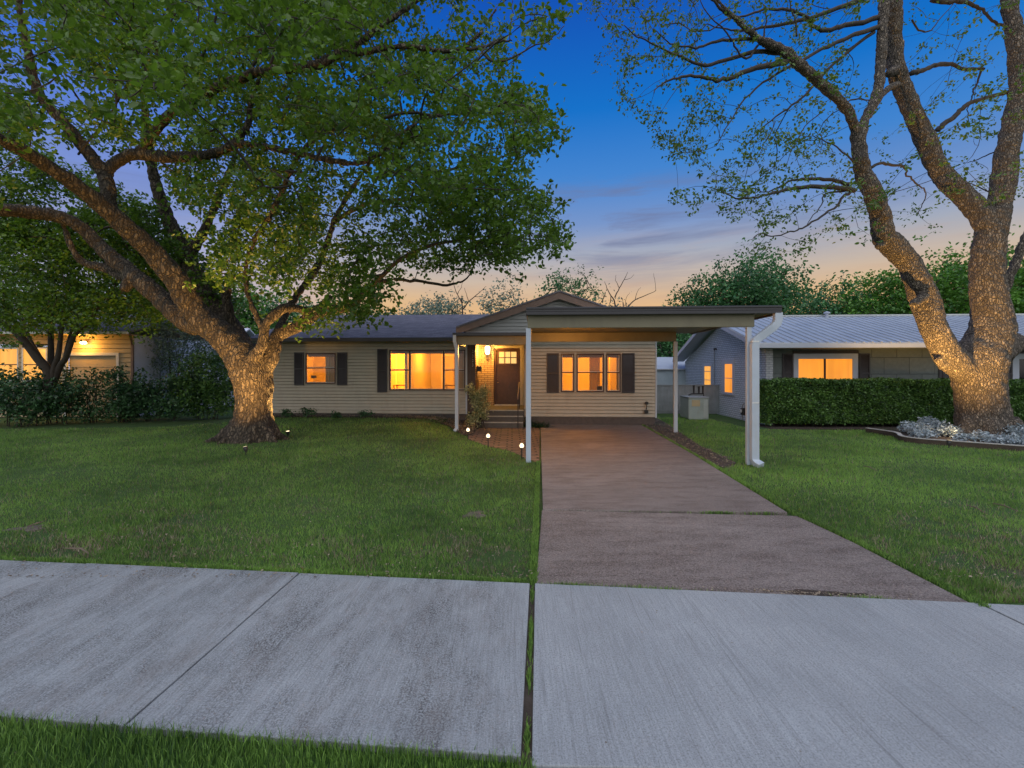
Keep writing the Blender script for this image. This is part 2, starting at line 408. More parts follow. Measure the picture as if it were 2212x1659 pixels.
def build_world():
    w = bpy.data.worlds.new('World'); SC.world = w; w.use_nodes = True; nt = w.node_tree
    nt.nodes.clear(); out = N(nt, 'ShaderNodeOutputWorld')
    tc = N(nt, 'ShaderNodeTexCoord'); sp = N(nt, 'ShaderNodeSeparateXYZ'); nt.links.new(tc.outputs['Generated'], sp.inputs[0])
    z = sp.outputs[2]
    front = ramp(nt, z, [(0, (.62, .30, .09)), (.09, (.76, .43, .17)), (.145, (.70, .45, .23)), (.195, (.52, .43, .36)), (.24, (.34, .37, .45)),
                         (.30, (.16, .27, .53)), (.38, (.05, .215, .58)), (.49, (.004, .15, .54)), (.63, (.005, .075, .43)), (.80, (.03, .09, .42))])
    cool = ramp(nt, z, [(0, (.36, .36, .46)), (.16, (.42, .42, .56)), (.28, (.22, .30, .62)), (.45, (.05, .15, .58)), (.63, (.02, .08, .52))])
    front = mix(nt, ramp(nt, math_(nt, 'ADD', math_(nt, 'MULTIPLY', sp.outputs[0], .5), .5), [(.20, 1), (.37, 0)]), front, cool)
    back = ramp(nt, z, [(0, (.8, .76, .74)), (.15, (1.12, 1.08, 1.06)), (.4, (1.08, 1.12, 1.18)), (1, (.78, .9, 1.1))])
    # clouds: long streaks low in the west
    mp = N(nt, 'ShaderNodeMapping'); mp.inputs['Scale'].default_value = (1.6, 1.6, 11); nt.links.new(tc.outputs['Generated'], mp.inputs[0])
    cn = noise(nt, mp.outputs[0], 1.5, 6, .62, .4)
    band = ramp(nt, z, [(.12, 0), (.20, .35), (.27, 1), (.34, .9), (.39, 0)])
    side = ramp(nt, math_(nt, 'ADD', math_(nt, 'MULTIPLY', sp.outputs[0], .5), .5), [(.38, .3), (.55, 1), (.62, 1), (.80, .15)])
    cf = math_(nt, 'MULTIPLY', math_(nt, 'MULTIPLY', ramp(nt, cn, [(.44, 0), (.58, .9)]), band), side)
    front = mix(nt, cf, front, (.14, .165, .29))
    thin = math_(nt, 'MULTIPLY', ramp(nt, noise(nt, mp.outputs[0], 2.6, 5, .6, .3), [(.5, 0), (.7, .35)]), ramp(nt, z, [(.05, 1), (.22, 1), (.3, 0)]))
    front = mix(nt, thin, front, (.50, .33, .25))
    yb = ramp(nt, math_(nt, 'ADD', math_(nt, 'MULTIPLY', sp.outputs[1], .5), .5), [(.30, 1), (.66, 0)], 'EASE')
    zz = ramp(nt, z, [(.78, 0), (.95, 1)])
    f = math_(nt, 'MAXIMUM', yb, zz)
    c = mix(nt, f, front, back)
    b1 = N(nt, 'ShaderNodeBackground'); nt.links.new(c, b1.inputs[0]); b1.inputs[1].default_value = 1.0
    sk = N(nt, 'ShaderNodeTexSky', sky_type='NISHITA'); sk.sun_disc = False; sk.sun_elevation = R(1.5); sk.sun_rotation = R(10); sk.ozone_density = 3
    b2 = N(nt, 'ShaderNodeBackground'); nt.links.new(sk.outputs[0], b2.inputs[0]); b2.inputs[1].default_value = .01
    ad = N(nt, 'ShaderNodeAddShader'); nt.links.new(b1.outputs[0], ad.inputs[0]); nt.links.new(b2.outputs[0], ad.inputs[1])
    nt.links.new(ad.outputs[0], out.inputs[0])
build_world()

def lamp(name, kind, loc, power, col=(1, .55, .18), radius=.05, target=None, angle=None, blend=.6):
    d = bpy.data.lights.new(name, kind); d.energy = power; d.color = col
    if kind != 'AREA' and kind != 'SUN': d.shadow_soft_size = radius
    o = bpy.data.objects.new(name, d); COL.objects.link(o); o.location = loc
    if target is not None: o.rotation_euler = (Vector(target)-Vector(loc)).to_track_quat('-Z', 'Y').to_euler()
    if kind == 'SPOT': d.spot_size = R(angle); d.spot_blend = blend
    return o
sun = lamp('sun', 'SUN', (0, -5, 20), .5, (1, .94, .86), target=(2, 6, 0)); sun.data.angle = R(60)

# ------------------------------------------------------------------ ground
TH = math.atan(.0545)
HF = Frame(.58, 16.9, TH)          # the house's own axes

def sst(t): t = np.clip(t, 0, 1); return t*t*(3-2*t)
def hgt(x, y):
    return .20*sst((np.asarray(y)-13.8)/3.6)*sst((-1.75-np.asarray(x))/1.3)*sst((np.asarray(x)+12.5)/2.5)
def mk_ground():
    xs = np.concatenate([[-400, -120, -50], np.linspace(-26, 26, 105), [50, 120, 400]])
    ys = np.concatenate([[-400, -50, -8], np.linspace(-2, 36, 90), [60, 120, 700]])
    X, Y = np.meshgrid(xs, ys); Z = np.zeros_like(X)
    for i in range(X.shape[0]):
        for j in range(X.shape[1]):
            if abs(X[i, j]) < 27 and 5 < Y[i, j] < 36: Z[i, j] = .025*mnoise.noise((X[i, j]*.5, Y[i, j]*.5, 0))
    Z = Z+hgt(X, Y); V = np.stack([X, Y, Z-.03], -1).reshape(-1, 3); nx = len(xs)
    i, j = np.meshgrid(np.arange(len(ys)-1), np.arange(nx-1), indexing='ij'); a = (i*nx+j).ravel()
    T = np.stack([a, a+1, a+nx+1, a+nx], 1)
    return tag(npmesh('lawn', V, T, M['lawn']), kind='structure')
mk_ground()

far = lambda x: 4.305-.096*x
near = lambda x: 2.37-.09*x
def walk():
    mb = MB(); t = -.12
    def slab(xl0, xl1, xr0, xr1, yn=None, top=.012):   # left edge x at near/far, right edge x at near/far
        yn = yn or near
        mb.prism([(xl0, yn(xl0)), (xr0, yn(xr0)), (xr1, far(xr1)), (xl1, far(xl1))], t, top)
    slab(-9.3, -9.2, -6.9, -6.8); slab(-6.87, -6.77, -4.62, -4.40, top=.008)
    slab(-4.60, -4.385, -2.178, -2.095, top=.014)
    slab(-2.168, -2.083, .045, .165, top=.010)
    slab(.10, .215, 4.05, 3.98, yn=lambda x: 2.31-.02*x, top=.012); slab(4.08, 4.01, 7.5, 7.4, top=.01)
    o = mb.build('sidewalk', M['walk'], bev=.006); tag(o, kind='structure')
    mb = MB(); mb.prism([(.10, .9), (4.3, .5), (4.06, 2.22), (.10, 2.295)], t, .004)
    tag(mb.build('driveway_apron', M['walk'], bev=.006), kind='structure')
    mb = MB(); mb.prism([(-12, 4.2), (12, 2.1), (12, 4.6), (-12, 5.0)][:0] or [(.02, 2.2), (.13, 2.2), (.25, 4.33), (.12, 4.33)], -.1, -.02)
    tag(mb.build('joint_soil', M['soil']), kind='structure')
walk()
DRIVE = [(.225, 4.30), (3.93, 3.93), (3.96, 5.3), (3.93, 5.9), (3.90, 6.28)]
DRIVE2 = [(.44, 6.55), (3.86, 6.42), (4.30, 10.9), (4.72, 16.72), (1.05, 16.9), (.90, 14.4)]
mb = MB(); mb.prism(DRIVE + [(.425, 6.535)], -.12, .008); tag(mb.build('driveway', M['drive'], bev=.01), kind='structure')
mb = MB(); mb.prism(DRIVE2, -.12, .012); tag(mb.build('driveway', M['drive'], bev=.01), kind='structure')
DRIVE_ALL = [(.19, 4.25), (3.97, 3.85), (4.0, 5.4), (3.92, 6.35), (4.34, 10.9), (4.78, 16.9), (1.0, 17.2), (.86, 14.4)]
PATIO = [gnd(1011, 937), gnd(1012, 948), gnd(1053, 963), gnd(1098, 972), gnd(1116, 979), gnd(1140, 992), gnd(1165, 998), gnd(1166, 924), gnd(1137, 922), gnd(1026, 924)]
mb = MB(); mb.prism(PATIO, -.1, -.006); tag(mb.build('patio', M['patio']), kind='structure')
BEDL = [gnd(870, 897), gnd(880, 903), gnd(940, 909), gnd(975, 915), gnd(1000, 925), gnd(1012, 940), gnd(1034, 924), gnd(1034, 893), gnd(870, 893)]
BEDL2 = [gnd(585, 897), gnd(592, 900), gnd(760, 902), gnd(880, 903), gnd(872, 889), gnd(585, 888)]
BEDR = [gnd(1378, 916), gnd(1436, 948), gnd(1470, 966), gnd(1520, 994), gnd(1560, 1010), gnd(1590, 1000), gnd(1510, 962), gnd(1470, 935), gnd(1440, 915), gnd(1418, 903), gnd(1378, 903)]
BEDL = [(-4.1, 17.95), (-4.0, 17.35), (-3.2, 16.95), (-2.3, 16.2), (-1.7, 15.3), (-1.55, 14.2), (-1.25, 14.2), (-1.2, 15.9), (-1.2, 17.8)]
BEDL2 = [(-9.6, 18.3), (-9.6, 17.75), (-6.5, 17.6), (-4.0, 17.4), (-4.0, 18.0)]
for nm, b, m in (('flower_bed_soil', BEDL, 'mulch'), ('flower_bed_soil', BEDL2, 'mulch'), ('bare_soil', BEDR, 'soil')):
    mb = MB(); k = len(b); tb = [(p[0], p[1], float(hgt(p[0], p[1]))+.008) for p in b]
    c0 = (sum(p[0] for p in b)/k, sum(p[1] for p in b)/k); c0 = (c0[0], c0[1], float(hgt(*c0))+.012)
    for i in range(k):
        p, q = tb[i], tb[(i+1) % k]; mb.quad(p, q, c0); mb.quad((p[0], p[1], -.1), (q[0], q[1], -.1), q, p)
    tag(mb.build(nm, M[m]), kind='structure')
BEDT = [gnd(u, v) for u, v in ((1929, 942), (1945, 951), (1985, 957), (2060, 963), (2140, 969), (2225, 975), (2420, 985))]
BEDT_POLY = BEDT + [(15.3, 14.6), (13.0, 15.2), (11.5, 14.9)]

PATCH = [(1028, 1108, .14, .14), (60, 1138, .22, .10), (1548, 985, .3, .14), (1565, 1003, .22, .16), (1520, 968, .2, .14)]
PATCHW = []
def patches():
    r = np.random.default_rng(8)
    for u, v, rx, ry in PATCH:
        x, y = gnd(u, v); pts = []
        for k in range(22):
            a = k*math.tau/22; q = 1+.28*math.sin(3*a+u)+.18*math.sin(5*a+v)+r.normal(0, .08)
            pts.append((x+rx*q*math.cos(a), y+ry*q*math.sin(a)))
        PATCHW.append(pts); z = float(hgt(x, y))
        m = MB(); m.prism(pts, z-.06, z-.018); tag(m.build('bare_soil', M['bare']), kind='structure')
    pts = []
    for k in range(30):
        a = k*math.tau/30; q = 1+.25*math.sin(3*a+1)+.2*math.sin(7*a)+r.normal(0, .06); pts.append((2.78+.27*q*math.cos(a), far(2.78)+.055+.04*q*math.sin(a)-.09*.27*q*math.cos(a)))
    m = MB(); m.prism(pts, .002, .016); tag(m.build('soil_stain', M['mulch']), kind='structure')
patches()
# grass -----------------------------------------------------------------
def grass():
    n = 430000
    # more blades close to the lens, all of them rooted in the lawn
    Y = 4.0+(15.5*rng.random(n)**1.55); x = rng.uniform(-1.2, 1.2, n)*Y
    keep = Y > far(x)+.015
    for b in (DRIVE_ALL, PATIO, BEDL, BEDL2, BEDT_POLY): keep &= ~inpoly(x, Y, b)
    for b in PATCHW: keep &= ~(inpoly(x, Y, b) & (rng.random(n) < .62))
    keep &= ~(inpoly(x, Y, BEDR) & (rng.random(n) < .72))
    keep &= ~((Y > 17.6) & (x > -9.5) & (x < 5.2)); keep &= ~((Y > 16.2) & (x > 9.3)); keep &= ~((x > 8.2) & (Y > 15.5))
    keep &= ~((x < -9.5) & (Y > 15.6+.9*(x+18)/9))
    sel = np.sin(x*1.9+1.3*np.sin(Y*1.1))*np.sin(Y*2.3+x*.7)+.6*np.sin(x*5.1+2*np.sin(Y*3.3))*np.sin(Y*4.7)
    thin = np.clip((sel-.55)*1.6, 0, .8)*np.clip((9-Y)/3, .25, 1)
    keep &= rng.random(n) > thin
    x, Y = x[keep], Y[keep]; sel = sel[keep]; n = len(x)
    cell = lambda c: (np.sin(np.floor(x/c)*12.9898+np.floor(Y/c)*78.233)*43758.5453) % 1.0
    cr = .40*rng.random(n)+.32*cell(.06)+.18*cell(.17)+.10*np.clip(.5+.5*np.sin(x*.9+1.7*np.sin(Y*.6))*np.sin(Y*1.1+x*.35), 0, 1)+.12*(x > 4)
    dry = (rng.random(n) < .06+.45*np.clip(sel-.1, 0, 1)*np.clip((8.5-Y)/3, .12, 1)+.25*((Y < 5.6) & (cell(.35) > .62)))
    s = .75+.08*Y
    h = rng.uniform(.022, .05, n)*s**.6*(.7+.6*cell(.11)); w = rng.uniform(.0028, .0052, n)*s
    a = rng.uniform(0, 2*np.pi, n); ln = rng.uniform(.2, 1.0, n)*h; la = rng.uniform(0, 2*np.pi, n)
    zb = -.045
    zb = zb+hgt(x, Y); V = np.empty((n, 3, 3))
    V[:, 0] = np.stack([x-w*np.cos(a), Y-w*np.sin(a), zb], 1)
    V[:, 1] = np.stack([x+w*np.cos(a), Y+w*np.sin(a), zb], 1)
    V[:, 2] = np.stack([x+ln*np.cos(la), Y+ln*np.sin(la), zb+.02+h], 1)
    T = np.arange(n*3).reshape(-1, 3)
    tag(npmesh('lawn_grass', V.reshape(-1, 3)[T[~dry]].reshape(-1, 3), np.arange((~dry).sum()*3).reshape(-1, 3), M['grass'], rnd=cr[~dry]),
        'short green lawn grass between the sidewalk and the houses', 'grass', kind='stuff')
    d = dry
    tag(npmesh('dry_grass', V.reshape(-1, 3)[T[d]].reshape(-1, 3), np.arange(d.sum()*3).reshape(-1, 3), M['litter'], rnd=rng.random(d.sum())),
        'dry tan blades scattered through the lawn', 'dry grass', kind='stuff')
    # the taller verge this side of the sidewalk and tufts in the joints
    P = []
    m = 30000; vx = rng.uniform(-3.9, .12, m); vy = 1.35+(near(vx)-.01-1.35)*rng.random(m)**.8
    hh = rng.uniform(.025, .07, m)*(.65+.35*np.clip((-vx)/2.6, 0, 1)+.25*np.sin(vx*7)*np.sin(vy*9)); P.append((vx, vy, hh, rng.uniform(.0018, .0036, m)))
    m = 1500; vx = rng.uniform(-8, .1, m); P.append((vx, near(vx)+rng.normal(0, .015, m), rng.uniform(.02, .06, m)*(rng.random(m) < .6), np.full(m, .002)))
    m = 5200; vx = rng.uniform(-6, .15, m); P.append((vx, far(vx)+rng.uniform(.0, .05, m), rng.uniform(.03, .055, m), np.full(m, .0035)))
    m = 900; vx = np.concatenate([rng.normal(.55, .12, 300), rng.normal(1.25, .22, 300), rng.uniform(.2, 1.5, 150), rng.normal(3.1, .12, 150)]); P.append((vx, far(vx)+rng.uniform(-.01, .012, m), rng.uniform(.01, .05, m), np.full(m, .0022)))
    m = 700; vy = rng.choice([3.3, 3.6, 3.0, 2.5, 4.1, 3.45], m)+rng.normal(0, .07, m); P.append((.075+(vy-2.36)*.062+rng.normal(0, .008, m), vy, rng.uniform(.01, .03, m), np.full(m, .0025)))
    m = 330; vx = np.concatenate([rng.normal(2.9, .12, 200), rng.normal(3.5, .1, 80), rng.uniform(.5, 3.8, 50)]); P.append((vx, 6.54-.035*(vx-.44)+rng.normal(0, .012, m), rng.uniform(.01, .03, m), np.full(m, .004)))
    m = 9000; t = rng.random(m); q = np.array([(3.97, 3.85), (3.99, 5.3), (3.93, 6.3), (4.33, 10.9), (4.74, 16.7)]); k = np.clip((t*4).astype(int), 0, 3); fr = t*4-k
    e = q[k]*(1-fr[:, None])+q[k+1]*fr[:, None]; P.append((e[:, 0]+rng.uniform(-.03, .06, m), e[:, 1], rng.uniform(.02, .05, m), .002+.0004*e[:, 1]))
    m = 5000; vy = rng.uniform(4.3, 10, m); P.append((.225+(vy-4.3)*.066-rng.uniform(-.01, .06, m), vy, rng.uniform(.02, .05, m), .002+.0004*vy))
    x, Y, h, w = [np.concatenate(c) for c in zip(*P)]; n = len(x)
    a = rng.uniform(0, 2*np.pi, n); la = rng.uniform(0, 2*np.pi, n); ln = rng.uniform(.1, .8, n)*h
    zb = np.full(n, -.03); V = np.empty((n, 5, 3)); ca, sa = np.cos(a)*w, np.sin(a)*w; cl, sl = np.cos(la)*ln, np.sin(la)*ln
    V[:, 0] = np.stack([x-ca, Y-sa, zb], 1); V[:, 1] = np.stack([x+ca, Y+sa, zb], 1)
    V[:, 2] = np.stack([x+ca*.8+cl*.35, Y+sa*.8+sl*.35, zb+.025+h*.55], 1); V[:, 3] = np.stack([x-ca*.8+cl*.35, Y-sa*.8+sl*.35, zb+.025+h*.55], 1)
    V[:, 4] = np.stack([x+cl, Y+sl, zb+.03+h], 1)
    b = np.arange(n)[:, None]*5; Tq = np.concatenate([b+np.array([[0, 1, 2]]), b+np.array([[0, 2, 3]]), b+np.array([[3, 2, 4]])], 1).reshape(-1, 3)
    tag(npmesh('verge_grass', V.reshape(-1, 3), Tq, M['grass'], rnd=np.repeat(rng.random(n), 3)),
        'longer grass of the verge and tufts along the slab edges', 'grass', kind='stuff')
grass()
def litter():
    C = []
    for poly, n, s in ((BEDL, 1300, .07), (BEDL2, 500, .05), (BEDR, 1500, .045), (BEDT_POLY, 500, .05)):
        p = np.array(poly); x = rng.uniform(p[:, 0].min(), p[:, 0].max(), n*3); y = rng.uniform(p[:, 1].min(), p[:, 1].max(), n*3)
        k = inpoly(x, y, poly); x, y = x[k][:n], y[k][:n]; C.append(np.stack([x, y, .012+hgt(x, y)+rng.random(len(x))*.04, np.full(len(x), s)], 1))
    n = 2600; y = 4.4+9*rng.random(n)**2.2; x = rng.uniform(-1.1, 1.1, n)*y; k = ~inpoly(x, y, DRIVE_ALL); C.append(np.stack([x[k], y[k], .012+.02*rng.random(k.sum()), rng.uniform(.012, .03, k.sum())], 1))
    n = 36; y = rng.uniform(2.2, 4.2, n); x = rng.uniform(-3, 3.5, n); C.append(np.stack([x, y, np.full(n, .016), np.full(n, .012)], 1))
    n = 170; x = np.concatenate([rng.normal(2.72, .17, 110), rng.normal(2.3, .1, 30), rng.uniform(1.4, 3.6, 30)]); C.append(np.stack([x, far(x)+rng.normal(.04, .018, n), np.full(n, .016), np.full(n, .022)], 1))
    C = np.concatenate(C); o = leaf_mesh('leaf_litter', C[:, :3], C[:, 3], M['litter'], up=3, droop=0, aspect=.7)
    tag(o, 'dry brown leaves and grit scattered over beds and paving', 'leaf litter', kind='stuff')
litter()

# ------------------------------------------------------------------ the house
def clap(mb, x0, x1, z0, z1, y, holes=(), step=.125, lip=.022, tri=None):
    n = max(1, int(round((z1-z0)/step))); st = (z1-z0)/n
    for i in range(n):
        a, b = z0+i*st, z0+(i+1)*st
        lo, hi = (x0, x1) if tri is None else tri((a+b)/2)
        if hi <= lo: continue
        cuts = sorted(((max(h[0], lo), min(h[1], hi)) for h in holes if h[2] < b-.01 and h[3] > a+.01 and h[1] > lo and h[0] < hi))
        cur = lo; segs = []
        for c0, c1 in cuts:
            if c0 > cur: segs.append((cur, c0))
            cur = max(cur, c1)
        if cur < hi: segs.append((cur, hi))
        for s0, s1 in segs:
            g = .022
            mb.quad((s0, y-lip, a+g), (s1, y-lip, a+g), (s1, y-.004, b), (s0, y-.004, b))
            mb.quad((s0, y+.03, a+g), (s1, y+.03, a+g), (s1, y-lip, a+g), (s0, y-lip, a+g))
            mb.quad((s0, y-.004, a), (s1, y-.004, a), (s1, y+.03, a+g), (s0, y+.03, a+g))

house = empty('ranch_house', (HF.ox, HF.oy, 0), -HF.th, 'single storey house with beige siding, front gable and dark shutters', 'house')
YL, YD = .9, 1.95                      # depth of the left wing front and of the door wall
XL = HF.X(572, YL); XR = HF.X(1026, YL); WX0 = HF.X(1133, 0); WX1 = HF.X(1415.5, 0)

def window(parent, f, yl, u0, u1, v0, v1, um, split, mull=(), frame='frame_dark', fw=.05, y_in=.12, blind=True, lites=None):
    """one window (a part) with frame, panes and sash rails as sub-parts"""
    x0, zt = f.P(u0, v0, yl); x1, zb = f.P(u1, v1, yl)
    w = MB(); fy0, fy1 = yl-.045, yl+.05
    w.box(x0, fy0, zb, x0+fw, fy1, zt).box(x1-fw, fy0, zb, x1, fy1, zt).box(x0+fw, fy0, zt-fw, x1-fw, fy1, zt).box(x0+fw, fy0-.02, zb, x1-fw, fy1, zb+fw)
    o = w.build('window', M[frame], parent, bev=.006)
    xs = [x0+fw]+[f.X(m, yl) for m in mull]+[x1-fw]
    edges = []
    for i in range(len(xs)-1):
        a = xs[i]+(fw*.6 if i else 0); b = xs[i+1]-(fw*.6 if i < len(xs)-2 else 0); edges.append((a, b))
        g = MB(); g.box(a, yl+.02, zb+fw, b, yl+.026, zt-fw); g.build('pane', M['glass'], o)
    for i in range(1, len(xs)-1):
        MB().box(xs[i]-fw*.6, fy0, zb+fw, xs[i]+fw*.6, fy1, zt-fw).build('mullion', M[frame], o, bev=.005)
    zm = f.Z(u0, um, yl) if um else None
    for i, (a, b) in enumerate(edges):
        if split[i]: MB().box(a, yl-.01, zm-.02, b, yl+.04, zm+.02).build('sash_rail', M[frame], o)
        t = MB(); k = .014   # thin pale glazing bead seen around each light
        rows = ((zb+fw, zm-.02), (zm+.02, zt-fw)) if split[i] else ((zb+fw, zt-fw),)
        for c, d in rows:
            t.box(a, yl+.0, c, a+k, yl+.018, d).box(b-k, yl+.0, c, b, yl+.018, d).box(a+k, yl+.0, c, b-k, yl+.018, c+k)
        t.build('glazing_bead', M['roomtrim'], o)
    if blind:
        MB().box(x0+fw, yl+.07, zt-fw-.10, x1-fw, yl+.085, zt-fw+.02).build('blind', M['wood'], o)
    return (x0, x1, zb, zt)

def shutter(parent, f, yl, u0, u1, v0, v1):
    x0, zt = f.P(u0, v0, yl); x1, zb = f.P(u1, v1, yl); m = MB()
    t = .05; m.box(x0, yl-.06, zb, x0+t, yl-.022, zt).box(x1-t, yl-.06, zb, x1, yl-.022, zt).box(x0+t, yl-.06, zt-t, x1-t, yl-.022, zt).box(x0+t, yl-.06, zb, x1-t, yl-.022, zb+t)
    zmid = (zb+zt)/2; m.box(x0+t, yl-.06, zmid-t/2, x1-t, yl-.022, zmid+t/2)
    n = int((zt-zb)/.045)
    for i in range(n):
        z = zb+t+i*(zt-zb-2*t)/n
        m.quad((x0+t, yl-.052, z), (x1-t, yl-.052, z), (x1-t, yl-.032, z+.05), (x0+t, yl-.032, z+.05))
    return m.build('shutter', M['shutter'], parent, bev=0)

h1 = window(house, HF, YL, 660.6, 726.3, 762.4, 828.8, 795, [True])
h2 = window(house, HF, YL, 841, 1005.3, 755.7, 843.4, 799.5, [True, False, True], mull=(885.5, 958.5))
h3 = [window(house, HF, 0, a, b, 763.6, 846.8, 804.5, [True]) for a, b in ((1211, 1240.5), (1245, 1304.6), (1309, 1340.6))]
for a in ((YL, 636.7, 657, 761.3, 832.2), (YL, 729.6, 750.5, 761.3, 832.2), (YL, 816, 837, 754, 847.5), (0, 1180.9, 1207.2, 763, 848.6), (0, 1342.9, 1370.3, 763, 848.6)):
    shutter(house, HF, *a)
zl0 = HF.Z(700, 893, YL); zr0 = HF.Z(1280, 901, 0)
mb = MB(); clap(mb, XL, HF.X(1008, YL), zl0, 3.18, YL, (h1, h2)); clap(mb, WX0, WX1, zr0, 3.42, 0, h3)
def backing(mb, x0, x1, z0, z1, y, holes):
    zs_ = sorted({z0, z1, *[h[2] for h in holes], *[h[3] for h in holes]})
    for a, b in zip(zs_[:-1], zs_[1:]):
        cur = x0
        for h in sorted(h for h in holes if h[2] < (a+b)/2 < h[3]):
            if h[0] > cur: mb.box(cur, y+.031, a, h[0], y+.1, b)
            cur = h[1]
        if cur < x1: mb.box(cur, y+.031, a, x1, y+.1, b)
mb.build('wall', M['siding'], house)
mb = MB(); backing(mb, XL, HF.X(1008, YL), zl0, 3.15, YL, (h1, h2)); backing(mb, WX0+.1, WX1-.125, zr0, 3.4, 0, h3); mb.build('sheathing', M['siding'], house)
for hh, yy in ((h1, YL), (h2, YL), (h3[0], 0), (h3[1], 0), (h3[2], 0)):
    c = MB(); a_, b_, c_, d_ = hh; w_ = .025
    c.box(a_-w_, yy-.036, c_-w_, a_-.001, yy+.03, d_+w_).box(b_+.001, yy-.036, c_-w_, b_+w_, yy+.03, d_+w_).box(a_, yy-.036, d_+.001, b_, yy+.03, d_+w_).box(a_, yy-.036, c_-w_, b_, yy+.03, c_-.001)
    c.build('casing', M['siding'], house)
# pale corner boards, soffit line and base
for b in ((WX1-.0, -.03, zr0-.02, WX1+.05, .1, 3.4), (HF.X(1006, YL)+.0, YL-.04, zl0, HF.X(1008.5, YL)+.02, YL+.02, 3.15), (XL-.05, YL-.03, zl0, XL, YL+.1, 3.15)):
    MB().box(*b).build('corner_board', M['downspout'], house, bev=.004)
# solid bodies behind the cladding (side walls, back)
mb = MB()
mb.box(WX0, .012, .0, WX0+.1, YD+.4, 3.4)             # return beside the door
mb.box(WX1-.12, .012, zr0, WX1-.002, 9.4, 3.3)
mb.box(XL+.002, YL+.012, .0, XL+.12, 9.4, 3.2)
mb.box(XL+.12, 9.2, .0, WX1-.12, 9.4, 3.2)
mb.build('side_wall', M['siding'], house)
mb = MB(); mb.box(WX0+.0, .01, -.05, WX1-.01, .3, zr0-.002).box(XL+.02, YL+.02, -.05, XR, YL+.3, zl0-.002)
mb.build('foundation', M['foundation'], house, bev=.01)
# dark board and batten panel at the end of the left wing, with its return
mb = MB(); xa, xb = HF.X(1009.5, YL), XR; zb_, zt_ = zl0+.05, 3.06
mb.box(xa, YL-.02, zb_, xb, YL+.05, zt_)
for i in range(6):
    x = xa+(xb-xa)*i/5; mb.box(x-.012, YL-.036, zb_, x+.012, YL-.02, zt_)
mb.box(xb-.03, YL+.05, .5, xb+.02, YD-.02, 1.62)
mb.build('batten_panel', M['brown'], house)
# brick beside the door; its return into the wing
mb = MB(); mb.box(xb-.1, YL+.052, 1.62, xb+.02, YD-.02, 3.1).box(xb-.1, YD, .4, HF.X(1066.5, YD), YD+.15, 3.1)
mb.box(xb-.05, YL+.02, 3.06, xb+.02, YL+.051, 3.12)
mb.build('brick_wall', M['porch_brick'], house)
MB().box(HF.X(1131, YD), YD, .4, WX0+.02, YD+.15, 3.1).box(HF.X(1066.5, YD), YD, HF.Z(1090, 747, YD), HF.X(1131, YD), YD+.15, 3.1).build('door_surround', M['siding'], house)
# vertical row of small pale marks on the panel
mb = MB(); zz = HF.Z(1024, 757, YL)
for k in range(8):
    xk = xb-.07; z = zz-k*.088; w_ = .018+.012*((k*5) % 3)/2
    mb.box(xk-w_, YL-.044, z-.022, xk-w_+.011, YL-.037, z+.022); mb.box(xk-w_+.011, YL-.044, z+(.011 if k % 2 else -.022), xk+w_, YL-.037, z+(.022 if k % 2 else -.011))
mb.build('house_sign', M['trim_white'], house)
# front door
dx0, dzt = HF.P(1068.4, 752.3, YD); dx1, _ = HF.P(1123.5, 752.3, YD); dzb = .60
fr = MB(); fr.box(dx0, YD-.05, dzb, dx0+.075, YD+.06, dzt).box(dx1-.075, YD-.05, dzb, dx1, YD+.06, dzt).box(dx0+.075, YD-.05, dzt-.075, dx1-.075, YD+.06, dzt)
fr.build('door_frame', M['frame_dark'], house, bev=.006)
fr = MB(); fr.box(dx1+.002, YD-.06, .56, dx1+.09, YD-.002, dzt+.1).box(dx0, YD-.06, dzt+.003, dx1, YD-.002, dzt+.1).box(dx1+.1, YD-.1, .56, dx1+.15, YD-.002, 3.0)
fr.build('door_trim', M['siding'], house, bev=.006)
lx0, lzt = HF.P(1077.8, 760, YD); lx1, lzb = HF.P(1115.6, 785, YD)
d = MB(); a, b = dx0+.078, dx1-.078; z0, z1 = dzb+.01, dzt-.078
d.box(a, YD-.02, z0, b, YD+.03, lzb).box(a, YD-.02, lzt, b, YD+.03, z1).box(a, YD-.02, lzb, lx0, YD+.03, lzt).box(lx1, YD-.02, lzb, b, YD+.03, lzt)
for i in (1, 2): x = lx0+(lx1-lx0)*i/3; d.box(x-.018, YD-.018, lzb, x+.018, YD+.02, lzt)
d.box(lx0, YD-.016, (lzb+lzt)/2-.018, lx1, YD+.018, (lzb+lzt)/2+.018)
for (p, q) in ((a+.1, (a+b)/2-.04), ((a+b)/2+.04, b-.1)):
    d.box(p, YD-.026, z0+.15, q, YD-.02, z0+.95)
d.box(a+.02, YD-.04, lzb-.09, b-.02, YD-.02, lzb-.05)
door = d.build('door', M['door'], house, bev=.004)
MB().box(lx0, YD+.0, lzb, lx1, YD+.008, lzt).build('pane', M['lit_door'], door)
kb = MB(); kx = a+.05; kb.tube([(kx, YD-.02, 1.62), (kx, YD-.07, 1.62), (kx, YD-.085, 1.62)], [.012, .028, .012], 10).tube([(kx, YD-.02, 1.5), (kx, YD-.04, 1.5)], [.028, .028], 10)
kb.build('handle', M['brass'], door, smooth=True)
MB().box(dx0, YD-.14, .56, dx1, YD-.051, .598).build('threshold', M['trim_white'], house)
